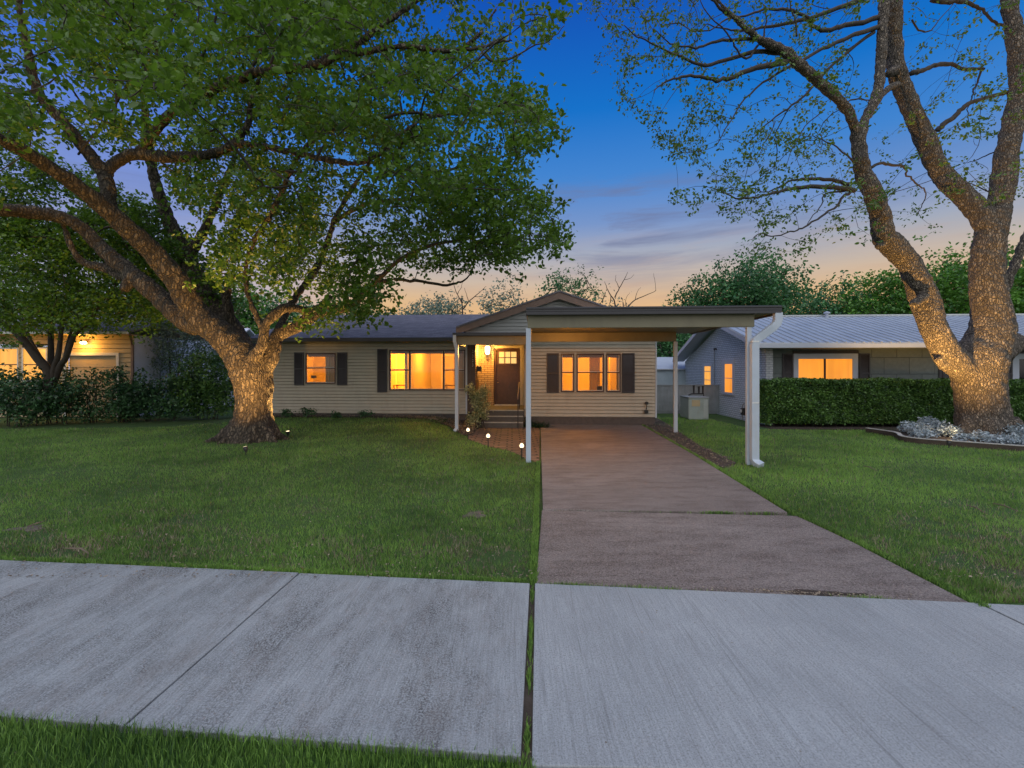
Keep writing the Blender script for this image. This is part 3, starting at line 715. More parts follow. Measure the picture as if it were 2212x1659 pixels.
# porch floor and steps
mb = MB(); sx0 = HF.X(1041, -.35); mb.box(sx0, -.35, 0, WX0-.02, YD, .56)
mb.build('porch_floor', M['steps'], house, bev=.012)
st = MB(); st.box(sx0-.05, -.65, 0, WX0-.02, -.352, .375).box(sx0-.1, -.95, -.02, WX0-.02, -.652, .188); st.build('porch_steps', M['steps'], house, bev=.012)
for y_, z_, xx in ((-.36, .562, 0), (-.66, .377, -.05), (-.96, .190, -.1)): MB().box(sx0+xx, y_-.012, z_-.03, WX0-.025, y_+.05, z_+.004).build('lit_step_edge', M['conc_edge'], house, bev=.006)  # paler strip added along each step edge to paint in its lit rim
# mailbox
mx = xb+.03
mbx = empty('mailbox', HF.world(mx+.02, YL+.55)+(2.12,), -HF.th, 'dark wall mailbox beside the front door', 'mailbox')
MB().box(0, -.34, -.16, .15, .12, .0).slab([(0, -.36, .0), (.18, -.36, .0), (.0, -.36, .09)], (0, .5, 0)).build('body', M['iron'], mbx, bev=.01)
MB().box(.152, -.3, -.14, .165, .1, -.03).build('flap', M['rake_brown'], mbx, bev=.004)
MB().tube([(.02, -.36, -.2), (.02, -.38, -.36), (.17, -.38, -.36), (.17, .1, -.36)], .01, 6).build('paper_hook', M['brass'], mbx)
# lantern
lx, lz = HF.P(1053, 757, YD-.22)
lw = HF.world(lx, YD-.22)
lan = empty('wall_lantern', lw+(lz,), -HF.th, 'glowing wall lantern left of the front door', 'lantern')
MB().lathe(0, 0, [(.02, .30), (.04, .24), (.12, .2), (.125, .185), (.02, .18)], 12).tube([(0, 0, .2), (0, .12, .3), (0, .2, .2)], .012, 6).box(-.05, .2, .05, .05, .218, .3).build('bracket', M['iron'], lan)
MB().lathe(0, 0, [(.03, -.17), (.075, -.14), (.1, 0), (.1, .14), (.07, .178)], 14).build('glass', M['bulb'], lan, smooth=True)
MB().lathe(0, 0, [(.01, -.22), (.03, -.2), (.04, -.172)], 10).build('finial', M['iron'], lan)
lamp('porch_lantern_light', 'POINT', HF.world(lx, YD-.36)+(lz-.02,), 190, (1, .48, .08), .09)
# railings: right and left of the steps
def rail(u, label):
    x = HF.X(u, -.98); r = empty('handrail', HF.world(x, -1.0)+(0,), -HF.th, label, 'handrail', 'handrails of the porch steps')
    MB().tube([(0, 0, 0), (0, 0, 1.08)], .018, 8).build('post', M['iron'], r)
    MB().tube([(0, 1.3, .56), (0, 1.3, 1.52)], .018, 8).build('post', M['iron'], r)
    MB().tube([(0, -.12, 1.0), (0, -.06, 1.07), (0, 0, 1.1), (0, 1.3, 1.54), (0, 1.42, 1.54)], .02, 8).build('rail', M['rake_brown'], r)
rail(1119, 'black iron handrail at the right of the porch steps')
rail(1040, 'iron handrail at the left of the porch steps behind the shrub')
# roofs
ez, rz_, ry = 3.17, HF.Z(870, 684, YL+4.3), YL+4.3
rf = MB(); xe = XL-.42; xre = 4.2
rf.slab([(xe, YL-.48, ez), (xre, YL-.48, ez), (xre, ry, rz_), (xe, ry, rz_)], (0, 0, .09))
rf.slab([(xe, ry, rz_), (xre, ry, rz_), (xre, 2*ry-YL+.48, ez), (xe, 2*ry-YL+.48, ez)], (0, 0, .09))
rf.build('roof', M['shingle'], house)
MB().box(xe, YL-.55, ez-.06, HF.X(985, YL-.5)+.1, YL-.482, ez+.09).build('gutter', M['black_gutter'], house, bev=.01)
MB().box(xe+.02, YL-.48, ez-.075, XR+.4, YL-.02, ez-.03).build('soffit', M['tan_beam'], house)
# side gable infill on the left end
mb = MB(); mb.slab([(XL, YL, 3.1), (XL, 2*ry-YL, 3.1), (XL, ry, rz_-.02)], (.1, 0, 0)); mb.build('gable_end', M['siding'], house)
# front gable
GY = -.32; gx, gz = HF.P(1208, 631, GY-.3); gl, glz = HF.P(985, 709, GY-.3); gr_ = 2*gx-gl
slope = (gz-glz)/(gx-gl)
gf = MB(); clap(gf, gl, gr_, 3.32, gz-.16, GY, step=.125, tri=lambda z: (max(gl+.3, gx-(gz-.16-z)/slope), min(gr_-.3, gx+(gz-.16-z)/slope)))
gf.build('gable_siding', M['gable_siding'], house)
MB().slab([(gl+.35, GY+.02, 3.3), (gr_-.35, GY+.02, 3.3), (gx, GY+.02, gz-.12)], (0, .06, 0)).build('gable_backing', M['gable_siding'], house)
rk = MB()
for sgn, ex in ((1, gl), (-1, gr_)):
    rk.slab([(ex, GY-.3, glz-.22), (gx, GY-.3, gz-.24), (gx, GY-.3, gz-.0), (ex, GY-.3, glz+.0)], (0, .035, 0))
    rk.slab([(ex, GY-.262, glz-.05), (gx, GY-.262, gz-.06), (gx, GY-.262, gz-.02), (ex, GY-.262, glz-.01)], (0, .26, 0))
rk.build('rake_board', M['rake_brown'], house)
ins = MB()
for ex in (gl, gr_):
    s_ = 1 if ex == gl else -1
    ins.slab([(ex+s_*.75, GY-.04, glz-.0), (gx, GY-.04, gz-.28), (gx, GY-.04, gz-.34), (ex+s_*.75, GY-.04, glz-.06)], (0, .018, 0))
ins.build('rake_trim', M['gable_siding'], house)
gr2 = MB()
for ex in (gl, gr_):
    gr2.slab([(ex, GY-.33, glz+.003), (gx, GY-.33, gz+.003), (gx, 9.6, gz+.003), (ex, 9.6, glz+.003)], (0, 0, .06))
gr2.build('gable_roof', M['shingle'], house)
# eave return at the left foot of the gable
MB().box(gl-.0, GY-.29, glz-.24, gl+.55, GY-.05, glz-.17).build('eave_return', M['black_gutter'], house)
# small flat porch roof
px0 = HF.X(978, -2.05); pz1 = HF.Z(1000, 718.5, -2.1); pz0 = HF.Z(1000, 745, -2.0)
MB().box(px0+.05, -2.0, pz0, .12, -1.9, pz1-.10).box(px0+.05, -1.9, pz0+.02, px0+.13, -.2, pz1-.1).build('porch_beam', M['tan_beam'], house, bev=.006)
MB().box(px0, -2.12, pz1-.11, .1, -2.002, pz1).build('porch_gutter', M['black_gutter'], house, bev=.012)
MB().box(px0+.02, -2.0, pz1-.08, .1, .88, pz1-.02).build('porch_roof', M['tan_beam'], house)
pxp = HF.X(988, -1.93)
MB().box(pxp-.045, -1.99, -.02, pxp+.045, -1.9, pz0).build('porch_post', M['downspout'], house, bev=.006)
ds = MB(); ds.tube([(px0+.07, -2.1, pz1-.08), (px0+.07, -2.1, pz1-.28), (pxp, -2.06, pz1-.52), (pxp, -2.06, .12), (pxp-.06, -2.12, .02)], .05, 4, square=(.05, .04))
ds.build('porch_downspout', M['downspout'], house)
# rooms behind the windows: real boxes lit by a lamp
def room(x0, x1, y0, y1, z0, z1, fname='room'):
    m = MB(); t = .04
    m.box(x0, y1, z0, x1, y1+t, z1).box(x0-t, y0, z0, x0, y1, z1).box(x1, y0, z0, x1+t, y1, z1).box(x0, y0, z0-t, x1, y1, z0).box(x0, y0, z1, x1, y1, z1+t)
    return m.build(fname, M['room'], house)
room(XL+.2, -4.9, YL+.13, YL+3.6, .75, 3.05); room(-4.8, XR-.15, YL+.13, YL+4.2, .75, 3.05); room(WX0+.2, WX1-.2, .13, 3.9, .75, 3.05)
tr = MB()   # door casings, cased openings and a closet door inside
for x, y, w in ((-7.2, YL+3.58, .85), (-4.3, YL+4.18, .8), (-2.9, YL+4.18, .16), (2.9, 3.88, .9)):
    tr.box(x, y-.02, .75, x+.09, y, 2.7).box(x+w, y-.02, .75, x+w+.09, y, 2.7).box(x, y-.02, 2.7, x+w+.09, y, 2.78)
tr.build('interior_casing', M['roomtrim'], house)
pt = MB(); pt.box(-3.2, YL+1.6, .75, -3.08, YL+4.1, 3.05).box(-7.1, YL+2.2, .75, -6.4, YL+2.3, 2.7).box(3.3, 1.9, .75, 3.9, 2.0, 2.65)
pt.build('interior_partition', M['room'], house)
for nm, x, y, p in (('bedroom_light', -6.3, YL+1.9, 330), ('living_room_light', -4.0, YL+2.0, 95), ('living_room_light', -2.3, YL+2.0, 60), ('front_room_light', 2.3, 1.7, 140)):
    lamp(nm, 'POINT', HF.world(x, y)+(2.75,), p*1.5, (1, .33, .018), .12)
for yy, u0, u1, v0, v1 in ((YL, 672, 683, 811, 817), (0, 1290, 1302, 834, 843)):
    xa_, za_ = HF.P(u0, v0, yy+.1); xb_, zb__ = HF.P(u1, v1, yy+.1); MB().box(xa_, yy+.1, zb__, xb_, yy+.112, za_).build('window_sticker', M['brown'], house)
for x_, w_, y_ in ((h1[1]-.5, .46, YL+.14), (h2[1]-.32, .26, YL+.14), (h3[1][1]-.42, .4, .9), (h3[0][0]-.02, .1, .16), (h3[2][1]-.12, .12, .16)):
    c = MB(); n_ = 9
    for k in range(n_): c.box(x_+k*w_/n_, y_+.02*(k % 2), 1.0, x_+(k+.96)*w_/n_, y_+.03+.02*(k % 2), 2.72)
    c.build('curtain', M['curtain'], house)
# furniture glimpsed inside
def inside(x, y): return HF.world(x, y)+(.755,)
fx = HF.X(901, YL+2.6)
fl = empty('floor_lamp', inside(fx, YL+2.6), 0, 'slim dark floor lamp inside behind the picture window', 'floor lamp')
MB().lathe(0, 0, [(.14, 0), (.14, .02), (.02, .03)], 12).build('base', M['wood'], fl); MB().tube([(0, 0, .02), (0, 0, 1.15)], .014, 6).build('pole', M['wood'], fl)
MB().lathe(0, 0, [(.12, 1.1), (.05, 1.28)], 12).build('lamp_shade', M['wood'], fl)
def table(x, y, label, w=.7):
    t = empty('table', inside(x, y), -HF.th, label, 'table'); MB().box(-w/2, -.25, .6, w/2, .25, .64).build('tabletop', M['wood'], t)
    for a in (-1, 1):
        for b in (-1, 1): MB().box(a*w/2*.9-.02, b*.2-.02, 0, a*w/2*.9+.02, b*.2+.02, .6).build('leg', M['wood'], t)
table(HF.X(868, YL+1.1), YL+1.1, 'small wooden table inside behind the left pane of the big window', .6)
table(HF.X(984, YL+1.0), YL+1.0, 'wooden table inside behind the right pane of the big window', .9)
# hose bib and outlet on the front wall
vx, vz = HF.P(1396, 874, 0)
fm = empty('wall_meter', HF.world(vx, -.03)+(vz,), -HF.th, 'small dark utility fittings low on the right end of the siding', 'utility fitting')
MB().tube([(0, .02, .06), (0, -.09, .06)], .055, 12).tube([(0, -.09, .06), (0, -.11, .06)], .04, 12).build('dial', M['iron'], fm)
MB().tube([(0, -.04, .0), (-.01, -.05, -.12), (-.03, -.04, -.22)], .016, 6).build('pipe', M['iron'], fm)
MB().box(-.09, -.09, -.31, .05, .02, -.2).build('box', M['iron'], fm, bev=.01)

# ------------------------------------------------------------------ carport
cp = empty('carport', (HF.ox, HF.oy, 0), -HF.th, 'flat roofed carport with black gutter and slim white posts over the driveway', 'carport')
FY = -6.85; cx0 = HF.X(1136.5, FY-.1); cx1 = HF.X(1687, FY-.1); bx1 = HF.X(1630, FY)
zt = HF.Z(1150, 664, FY-.1); zg = HF.Z(1150, 681, FY-.1); zb1 = HF.Z(1150, 708.5, FY)
print('carport z', zt, zg, zb1, cx0, cx1)
def csec(name, mat, boxes, bev=.006):
    m = MB()
    for b in boxes: m.box(*b)
    return m.build(name, M[mat], cp, bev=bev)
csec('gutter', 'black_gutter', [(cx0, FY-.14, zg+.02, cx1, FY-.052, zt), (cx0+.02, FY-.16, zg-.0, cx1-.02, FY-.142, zg+.06), (cx0, FY-.165, zt-.045, cx1, FY-.142, zt-.01), (cx0, FY-.15, zt-.1, cx1, FY-.141, zt-.075)], .01)
csec('roof_panel', 'tan_beam', [(cx0+.03, FY-.05, zg+.03, cx1-.03, -1.35, zg+.09)])
csec('roof_edge', 'black_gutter', [(cx1-.028, FY-.05, zg-.01, cx1+.0, -1.3, zt-.01), (cx0, FY-.05, zg-.01, cx0+.028, -1.3, zt-.01)])
csec('front_beam', 'tan_beam', [(cx0+.03, FY, zb1, bx1, FY+.09, zg+.028)], .008)
csec('rear_beam', 'tan_beam', [(cx0+.03, -1.95, zb1+.0, HF.X(1460, -1.9), -1.87, zg+.028)], .008)
for (x, y, wd) in ((HF.X(1141.5, FY), FY, .055), (HF.X(1619.5, FY), FY, .05)):
    MB().box(x-wd, y+.012, -.03, x+wd, y+.1, zb1-.002).build('post', M['downspout'], cp, bev=.008)
for u in (1459,):
    x = HF.X(u, -1.9); MB().box(x-.06, -1.95, -.03, x+.06, -1.86, zb1-.002).build('post', M['downspout'], cp, bev=.008)
x = HF.X(1142, FY)
xd0, xd1 = HF.X(1680, FY-.1), HF.X(1629.5, FY-.06)
d = MB(); d.tube([(xd0, FY-.1, zg+.02), (xd0, FY-.1, zg-.13), (xd0-.03, FY-.1, zg-.22), (xd0-.10, FY-.1, zg-.29), (xd1+.1, FY-.06, zg-.50), (xd1+.03, FY-.06, zg-.56), (xd1, FY-.06, zg-.66), (xd1, FY-.06, .12), (xd1+.03, FY-.1, .04), (xd1+.08, FY-.2, .0)], 1, 4, square=(.078, .06))
d.build('downspout', M['downspout'], cp, bev=.006)
sl = MB()
for k, z in enumerate((zg-.6, 1.3)): sl.box(xd1-.07, FY-.125, z, xd1+.07, FY-.0, z+.03)
sl.build('strap', M['trim_white'], cp)
# the lamp under the carport roof
lmx, lmy = 1.3, -4.6
cl = empty('ceiling_light', HF.world(lmx, lmy)+(zg-.005,), 0, 'round ceiling light hidden under the carport roof', 'ceiling light')
MB().lathe(0, 0, [(.1, -.03), (.14, .0), (.14, .045)], 16).build('base', M['trim_white'], cl)
MB().lathe(0, 0, [(.03, -.055), (.09, -.045), (.11, -.032)], 16).build('lamp_shade', M['bulb'], cl, smooth=True)
lamp('carport_light', 'POINT', HF.world(lmx, lmy+.3)+(zg-.14,), 150, (1, .40, .08), .10)

# ------------------------------------------------------------------ path lights and tree uplights
def pathlight(u, vg, vb, label):
    x, Y = gnd(u, vb); z = H-(vg-CV)/F*Y
    o = empty('path_light', (x, Y, -.01), 0, label, 'path light', 'globe path lights along the patio edge')
    r = .052
    MB().tube([(0, 0, 0), (0, 0, z-r)], .014, 8).build('stake', M['iron'], o)
    MB().lathe(0, 0, [(.02, z-r-.03), (.035, z-r-.01), (.035, z-r+.012)], 10).build('collar', M['iron'], o)
    MB().lathe(0, 0, [(.025, z-.05), (.043, z-.03), (r, z), (.043, z+.03), (.025, z+.05), (.012, z+.062)], 14).build('globe', M['globe'], o, smooth=True)
    MB().lathe(0, 0, [(.014, z+.058), (.01, z+.08)], 8).build('cap', M['iron'], o)
    lamp('path_light_bulb', 'POINT', (x, Y-.02, z+.13), 2.5, (1, .62, .25), .05)
pathlight(1011, 928, 948, 'small lit globe light by the shrub, farthest of three')
pathlight(1054.5, 941, 966, 'lit globe path light in the middle of the three')
pathlight(1127, 962, 990, 'lit globe path light beside the carport post, nearest of three')
def uplight(loc, aim, label, power, ang, col=(1, .56, .17), g='small uplights at the tree trunks'):
    o = empty('uplight', loc, 0, label, 'uplight', g)
    L = (Vector(aim)-Vector(loc)).normalized(); p0 = Vector((0, 0, .09))
    MB().tube([(0, 0, -.03), (0, 0, .07)], .012, 6).build('stake', M['iron'], o)
    MB().tube([tuple(p0-L*.05), tuple(p0), tuple(p0+L*.07)], [.02, .045, .055], 12).build('housing', M['iron'], o)
    MB().tube([tuple(p0+L*.072), tuple(p0+L*.078)], [.05, .045], 12).build('lens', M['globe'], o)
    s = lamp('uplight_beam', 'SPOT', tuple(Vector(loc)+p0+L*.12), power, col, .04, aim, ang, .9)
    return o

# ------------------------------------------------------------------ trees
def tree(name, loc, limbs, twigs, clusters, label, mats, group=None, vox=.04, leafn=60, leafs=.09, spread=.28, trunk_extra=None,
         flat=.6, seed=1, twig_r=.004, up=.5, droop=.3, wob=.12, join=None, leaf_scale=None):
    """limbs: thick traced limbs [(x,y,z,r)...] melted together; twigs: thin traced branches; clusters: leaf cluster centres (n,3) that get connected by finer branching"""
    r = np.random.default_rng(seed); L = np.array(loc, float)
    root = empty(name, tuple(L), 0, label, 'tree', group)
    def smooth_path(p, n=5):
        p = np.asarray(p, float); out = []
        for i in range(len(p)-1):
            a, b, c, d = p[max(i-1, 0)], p[i], p[i+1], p[min(i+2, len(p)-1)]
            for k in range(n):
                t = k/n; out.append(.5*((2*b)+(-a+c)*t+(2*a-5*b+4*c-d)*t*t+(-a+3*b-3*c+d)*t**3))
        out.append(p[-1]); return np.array(out)
    T = MB(); nodes = []; rad = []
    for lb in limbs:
        q = smooth_path(lb, 4); q[:, 3] = np.maximum(q[:, 3], .012)
        T.tube([tuple(x-L) for x in q[:, :3]], list(q[:, 3]), 14 if q[:, 3].max() > .1 else 8)
        nodes += list(q[2:, :3]); rad += list(q[2:, 3])
    if trunk_extra: trunk_extra(T, L)
    to = T.build('trunk', M[mats[0]], root, smooth=True)
    if vox:
        m = to.modifiers.new('melt', 'REMESH'); m.mode = 'VOXEL'; m.voxel_size = vox; m.use_smooth_shade = True
        m = to.modifiers.new('soften', 'SMOOTH'); m.iterations = 4; m.factor = .5
        tx = bpy.data.textures.new('lumps', 'CLOUDS'); tx.noise_scale = .22; tx.noise_depth = 3
        m = to.modifiers.new('lumps', 'DISPLACE'); m.texture = tx; m.strength = .10; m.mid_level = .5; m.texture_coords = 'LOCAL'
    B = MB()
    for tw in twigs:
        q = smooth_path(tw, 4); q[:, :3] += r.normal(0, .012, (len(q), 3))
        B.tube([tuple(x-L) for x in q[:, :3]], list(np.maximum(q[:, 3], .004)), 6)
        nodes += list(q[1:, :3]); rad += list(q[1:, 3])
    Pn = np.zeros((len(nodes)+len(clusters)*14, 3)); n0 = len(nodes); Pn[:n0] = nodes
    par = [-1]*n0; nn = n0; Cl = np.array(clusters)
    if len(Cl):
        d0 = np.array([np.min(np.sum((Pn[:n0]-c)**2, 1)) for c in Cl]); order = np.argsort(d0)
        chains = []; base_r = np.array(rad+[0]*(len(Pn)-n0))
        for ci in order:
            c = Cl[ci]; dd = np.sum((Pn[:nn]-c)**2, 1); j = int(np.argmin(dd)); dist = math.sqrt(dd[j])
            k = max(2, min(12, int(dist/.28)+1)); a = Pn[j].copy()
            ctrl = (a+c)/2+r.normal(0, wob, 3)*dist+np.array([0, 0, .06*dist]); prev = j; ch = [j]
            for s in range(1, k+1):
                t = s/k; p = a*(1-t)**2+2*ctrl*t*(1-t)+c*t*t
                Pn[nn] = p; par.append(prev); ch.append(nn); prev = nn; nn += 1
                if nn >= len(Pn)-1: break
            chains.append(ch)
            if nn >= len(Pn)-14: break
        load = np.zeros(nn)
        for ch in chains: load[ch[-1]] += 1
        for i in range(nn-1, n0-1, -1): load[par[i]] += load[i]
        rr = twig_r*(1+np.sqrt(load)*.9)
        for ch in chains:
            pts = [tuple(Pn[i]-L) for i in ch]; rs = [min(rr[ch[1]], max(base_r[ch[0]], .004)) if i == ch[0] else rr[i] for i in ch]
            rs[-1] *= .5; B.tube(pts, rs, 5 if max(rs) > .015 else 4, cap=False)
    if B.v: B.build('branches', M[mats[1]], root, smooth=True)
    if leafn and len(Cl):
        cnt = r.poisson(leafn, len(Cl)); idx = np.repeat(np.arange(len(Cl)), cnt); n = len(idx)
        sub = Cl[idx]+r.normal(0, spread, (n, 3))*np.array([1, 1, flat])
        # leaves gather in little sprays
        spr = r.integers(0, 7, n); off = r.normal(0, spread*.75, (len(Cl), 7, 3)); sub = Cl[idx]+off[idx, spr]+r.normal(0, spread*.33, (n, 3))*np.array([1, 1, flat])
        sz = leafs*r.uniform(.65, 1.25, n)
        if leaf_scale is not None: sz *= leaf_scale(sub)
        leaf_mesh('crown', sub-L, sz, M[mats[2]], root, up, droop, rng=r, tone=r.random((len(Cl), 7))[idx, spr])
    return root

def tr(pts, Y0, px=F):
    """traced limb in image units (u, v, half width, depth offset) -> metres"""
    out = []; n = len(pts)
    for i, p in enumerate(pts):
        Y = Y0+(p[3] if len(p) > 3 else 0); q = at(p[0], p[1], Y); a, b = pts[max(i-1, 0)], pts[min(i+1, n-1)]
        up = abs(b[1]-a[1])/(math.hypot(b[0]-a[0], b[1]-a[1])+1e-6)       # a wide lens draws upright limbs broader towards the edges
        k = math.cos(math.atan((p[0]-CU)/F))**up; out.append((q[0], q[1], q[2], p[2]/F*Y*k))
    return out

def fill(poly, n, ell, seed, dens=None, zmin=0, zmax=99, Yr=(4, 20)):
    """cluster centres spread through the crown's volume"""
    r = np.random.default_rng(seed); out = []
    cx, cy, rx, ry = ell; p = np.array(poly)
    while len(out) < n:
        k = 4000; u = r.uniform(p[:, 0].min(), p[:, 0].max(), k); v = r.uniform(p[:, 1].min(), p[:, 1].max(), k)
        Y = r.uniform(*Yr, k); ok = inpoly(u, v, poly)
        x = (u-CU)/F*Y; z = H+(CV-v)/F*Y
        ok &= ((x-cx)/rx)**2+((Y-cy)/ry)**2 < 1; ok &= (z > zmin) & (z < zmax)
        if dens is not None: ok &= r.random(k) < dens(u, v, Y)
        out += [np.array(q) for q in zip(x[ok], Y[ok], z[ok])]
    return np.array(out[:n])

# ---- big left tree
YT = 13.2
limbsL = [
 tr([(545,962,66),(547,940,55),(548,905,45),(548,870,41),(546,835,42),(540,800,46),(522,770,42),(492,737,34,-.1),(455,705,31,-.2),(420,672,29,-.3),(385,612,28,-.6),(340,556,26,-.9),(290,506,24,-1.3),(235,458,22,-1.7),(190,420,20,-2.1),(120,370,18,-2.7),(50,326,16,-3.3),(-40,280,14,-4)], YT),
 tr([(548,870,38,.1),(556,835,38,.1),(566,800,26,.1),(584,775,19,.1),(592,745,17,.2),(600,725,15,.3),(630,710,15,.4),(654,700,14,.5),(676,681,14,.6),(710,669,12,.7),(752,662,11,.8),(778,644,9,.9),(790,625,8,1),(815,612,6,1.2),(850,603,4.5,1.4)], YT),
 tr([(530,800,34,.3),(520,765,32,.8),(505,725,30,1.2),(480,688,28,1.6),(452,650,25,1.8),(430,610,23,2),(405,560,20,2.2),(375,500,18,2.3),(350,440,15,2.3),(330,370,13,2.2),(318,290,10,2),(310,210,8,1.6)], YT),
 tr([(545,790,18,-.2),(552,768,15,-.3),(566,744,13,-.3),(572,718,12,-.3),(574,700,11,-.3),(586,687,11,-.3),(604,670,11,-.2),(622,664,11,0),(640,666,10,.2),(665,672,9,.5),(690,664,8,.9),(715,640,7,1.2)], YT),
 tr([(572,712,9,-.3),(562,700,8,-.3),(548,668,7,-.3),(537,640,6.5,-.3),(529,600,6,-.3),(535,560,5.5,-.4),(553,512,5.5,-.5),(590,455,6,-.8),(618,390,6,-1.1),(650,325,6,-1.4)], YT),
 tr([(440,700,26,-.1),(412,700,24,0),(380,676,24,0),(350,648,23,.1),(312,614,22,.1),(275,583,20,.2),(240,556,19,.2),(205,520,17,.2),(170,488,16,0),(133,470,15,-.2),(67,458,15,-.6),(-10,452,14,-1.2)], YT),
 tr([(300,612,12,.1),(262,596,11,.2),(222,578,10,.2),(190,570,10,.2),(168,556,9,.1),(152,528,8,0),(142,503,7,0),(130,470,6,0)], YT),
 tr([(285,596,13,.1),(275,612,13,0),(268,628,12,-.1)], YT),
 tr([(240,470,19,-1.6),(234,420,19,-1.5),(228,380,18,-1.4),(205,350,17,-1.5),(180,315,16,-1.6),(150,280,15,-1.8),(110,235,14,-2),(83,200,14,-2.1),(68,150,12,-2.2),(57,100,11,-2.3),(45,40,10,-2.4),(38,-40,9,-2.4)], YT),
 tr([(228,395,14,-1.4),(240,362,13,-1.3),(262,345,13,-1.2),(290,333,13,-1.2),(333,337,12,-1.2),(385,339,12,-1.3),(433,337,11,-1.4),(475,326,10,-1.5),(508,313,9,-1.6),(540,312,7,-1.7),(600,323,6.5,-1.8),(653,333,7,-1.9),(720,347,6,-2),(770,353,5.5,-2),(820,333,4.5,-2),(853,300,4,-2),(920,257,3.3,-2),(1003,243,2.5,-2)], YT),
 tr([(300,337,13,-1.2),(317,310,13,-1.3),(340,275,12,-1.5),(367,247,12,-1.7),(400,225,12,-1.9),(433,207,12,-2.1),(493,180,11,-2.4),(560,155,10.5,-2.7),(630,148,10,-2.9),(686,140,9.5,-3),(737,113,9,-3),(766,98,7.5,-3),(800,75,7,-3.1),(853,37,6,-3.2),(903,0,5,-3.3),(930,-30,4,-3.3)], YT),
 tr([(735,115,8,-3),(790,112,7,-3),(837,103,6.5,-3),(886,100,6,-3),(953,110,5.5,-3),(996,107,5,-3),(1036,73,4,-3),(1062,35,3.6,-3),(1086,-5,3.2,-3)], YT),
 tr([(505,315,9,-1.6),(520,295,9,-1.6),(535,270,8,-1.6),(542,225,6,-1.7),(560,170,4,-2)], YT),
 tr([(505,725,16,1.2),(495,680,13,1.1),(488,640,11,1),(492,622,9,1)], YT),
 tr([(600,720,10,.4),(612,690,9,.9),(640,640,8,1.6),(680,585,8,2.2),(705,530,7,2.6),(725,470,6,2.8),(760,410,5,3),(800,350,4,3)], YT),
 tr([(405,560,13,2.2),(440,500,11,2.6),(470,430,9,2.9),(500,360,7,3),(520,280,5,3)], YT),
]
TWL = [
 tr([(653,330,5,-1.9),(686,293,5,-1.7),(753,267,4.5,-1.5),(800,258,4,-1.5),(837,252,3.5,-1.5),(886,243,3,-1.5),(960,248,2.5,-1.5),(1060,240,1.6,-1.5)], YT),
 tr([(1000,107,3.5,-3),(1036,103,3,-3),(1086,88,2.4,-3),(1105,86,1.4,-3)], YT),
 tr([(1040,112,3,-3),(1060,130,2.5,-3),(1100,128,2,-3),(1145,103,1.6,-3),(1185,88,1.2,-3),(1220,55,.8,-3)], YT),
 tr([(850,603,4,1.4),(879,606,3.6,1.4),(913,608,3.4,1.4),(958,616,3.2,1.3),(985,612,2.6,1.3),(1003,605,2,1.3),(1016,590,1.5,1.3)], YT),
 tr([(778,644,6,.9),(830,590,5,.4),(900,540,4,0),(980,520,3,-.3),(1060,510,2,-.4),(1180,520,1,-.4)], YT),
 tr([(800,350,4,3),(870,380,3.5,2.4),(950,370,3,2),(1040,350,2,1.6),(1120,330,1.4,1.2)], YT),
 tr([(720,480,5,2.8),(790,440,4.4,2.4),(880,430,3.6,2),(960,420,3,1.6),(1060,430,2,1.2),(1160,460,1.2,1)], YT),
 tr([(1080,10,1.3,-3),(1105,-10,1,-3)], YT), tr([(1100,88,1.2,-3),(1106,30,1,-3),(1110,-20,.8,-3)], YT),
 tr([(170,1000/3,3,-1.7),(240,240,3,-2.4),(300,140,2.6,-3),(380,30,2,-3.4)], YT),
 tr([(400,225,5,-1.9),(440,120,4,-2.6),(470,20,3,-3)], YT), tr([(540,160,4,-2.6),(590,60,3,-3),(610,-30,2,-3.2)], YT),
]
CROWNL = [(-80,-90),(940,-90),(1000,10),(1010,45),(1050,75),(1100,50),(1185,30),(1190,75),(1130,110),(1085,150),(1110,200),(1175,225),(1212,290),(1190,320),(1120,325),(1130,375),(1150,420),(1190,440),(1235,512),(1180,545),(1120,570),(1020,585),(930,575),(880,590),(850,620),(842,690),(800,690),(770,735),(745,742),(690,712),(655,705),(600,700),(540,655),(500,625),(440,570),(350,480),(250,400),(180,400),(100,440),(-80,470)]
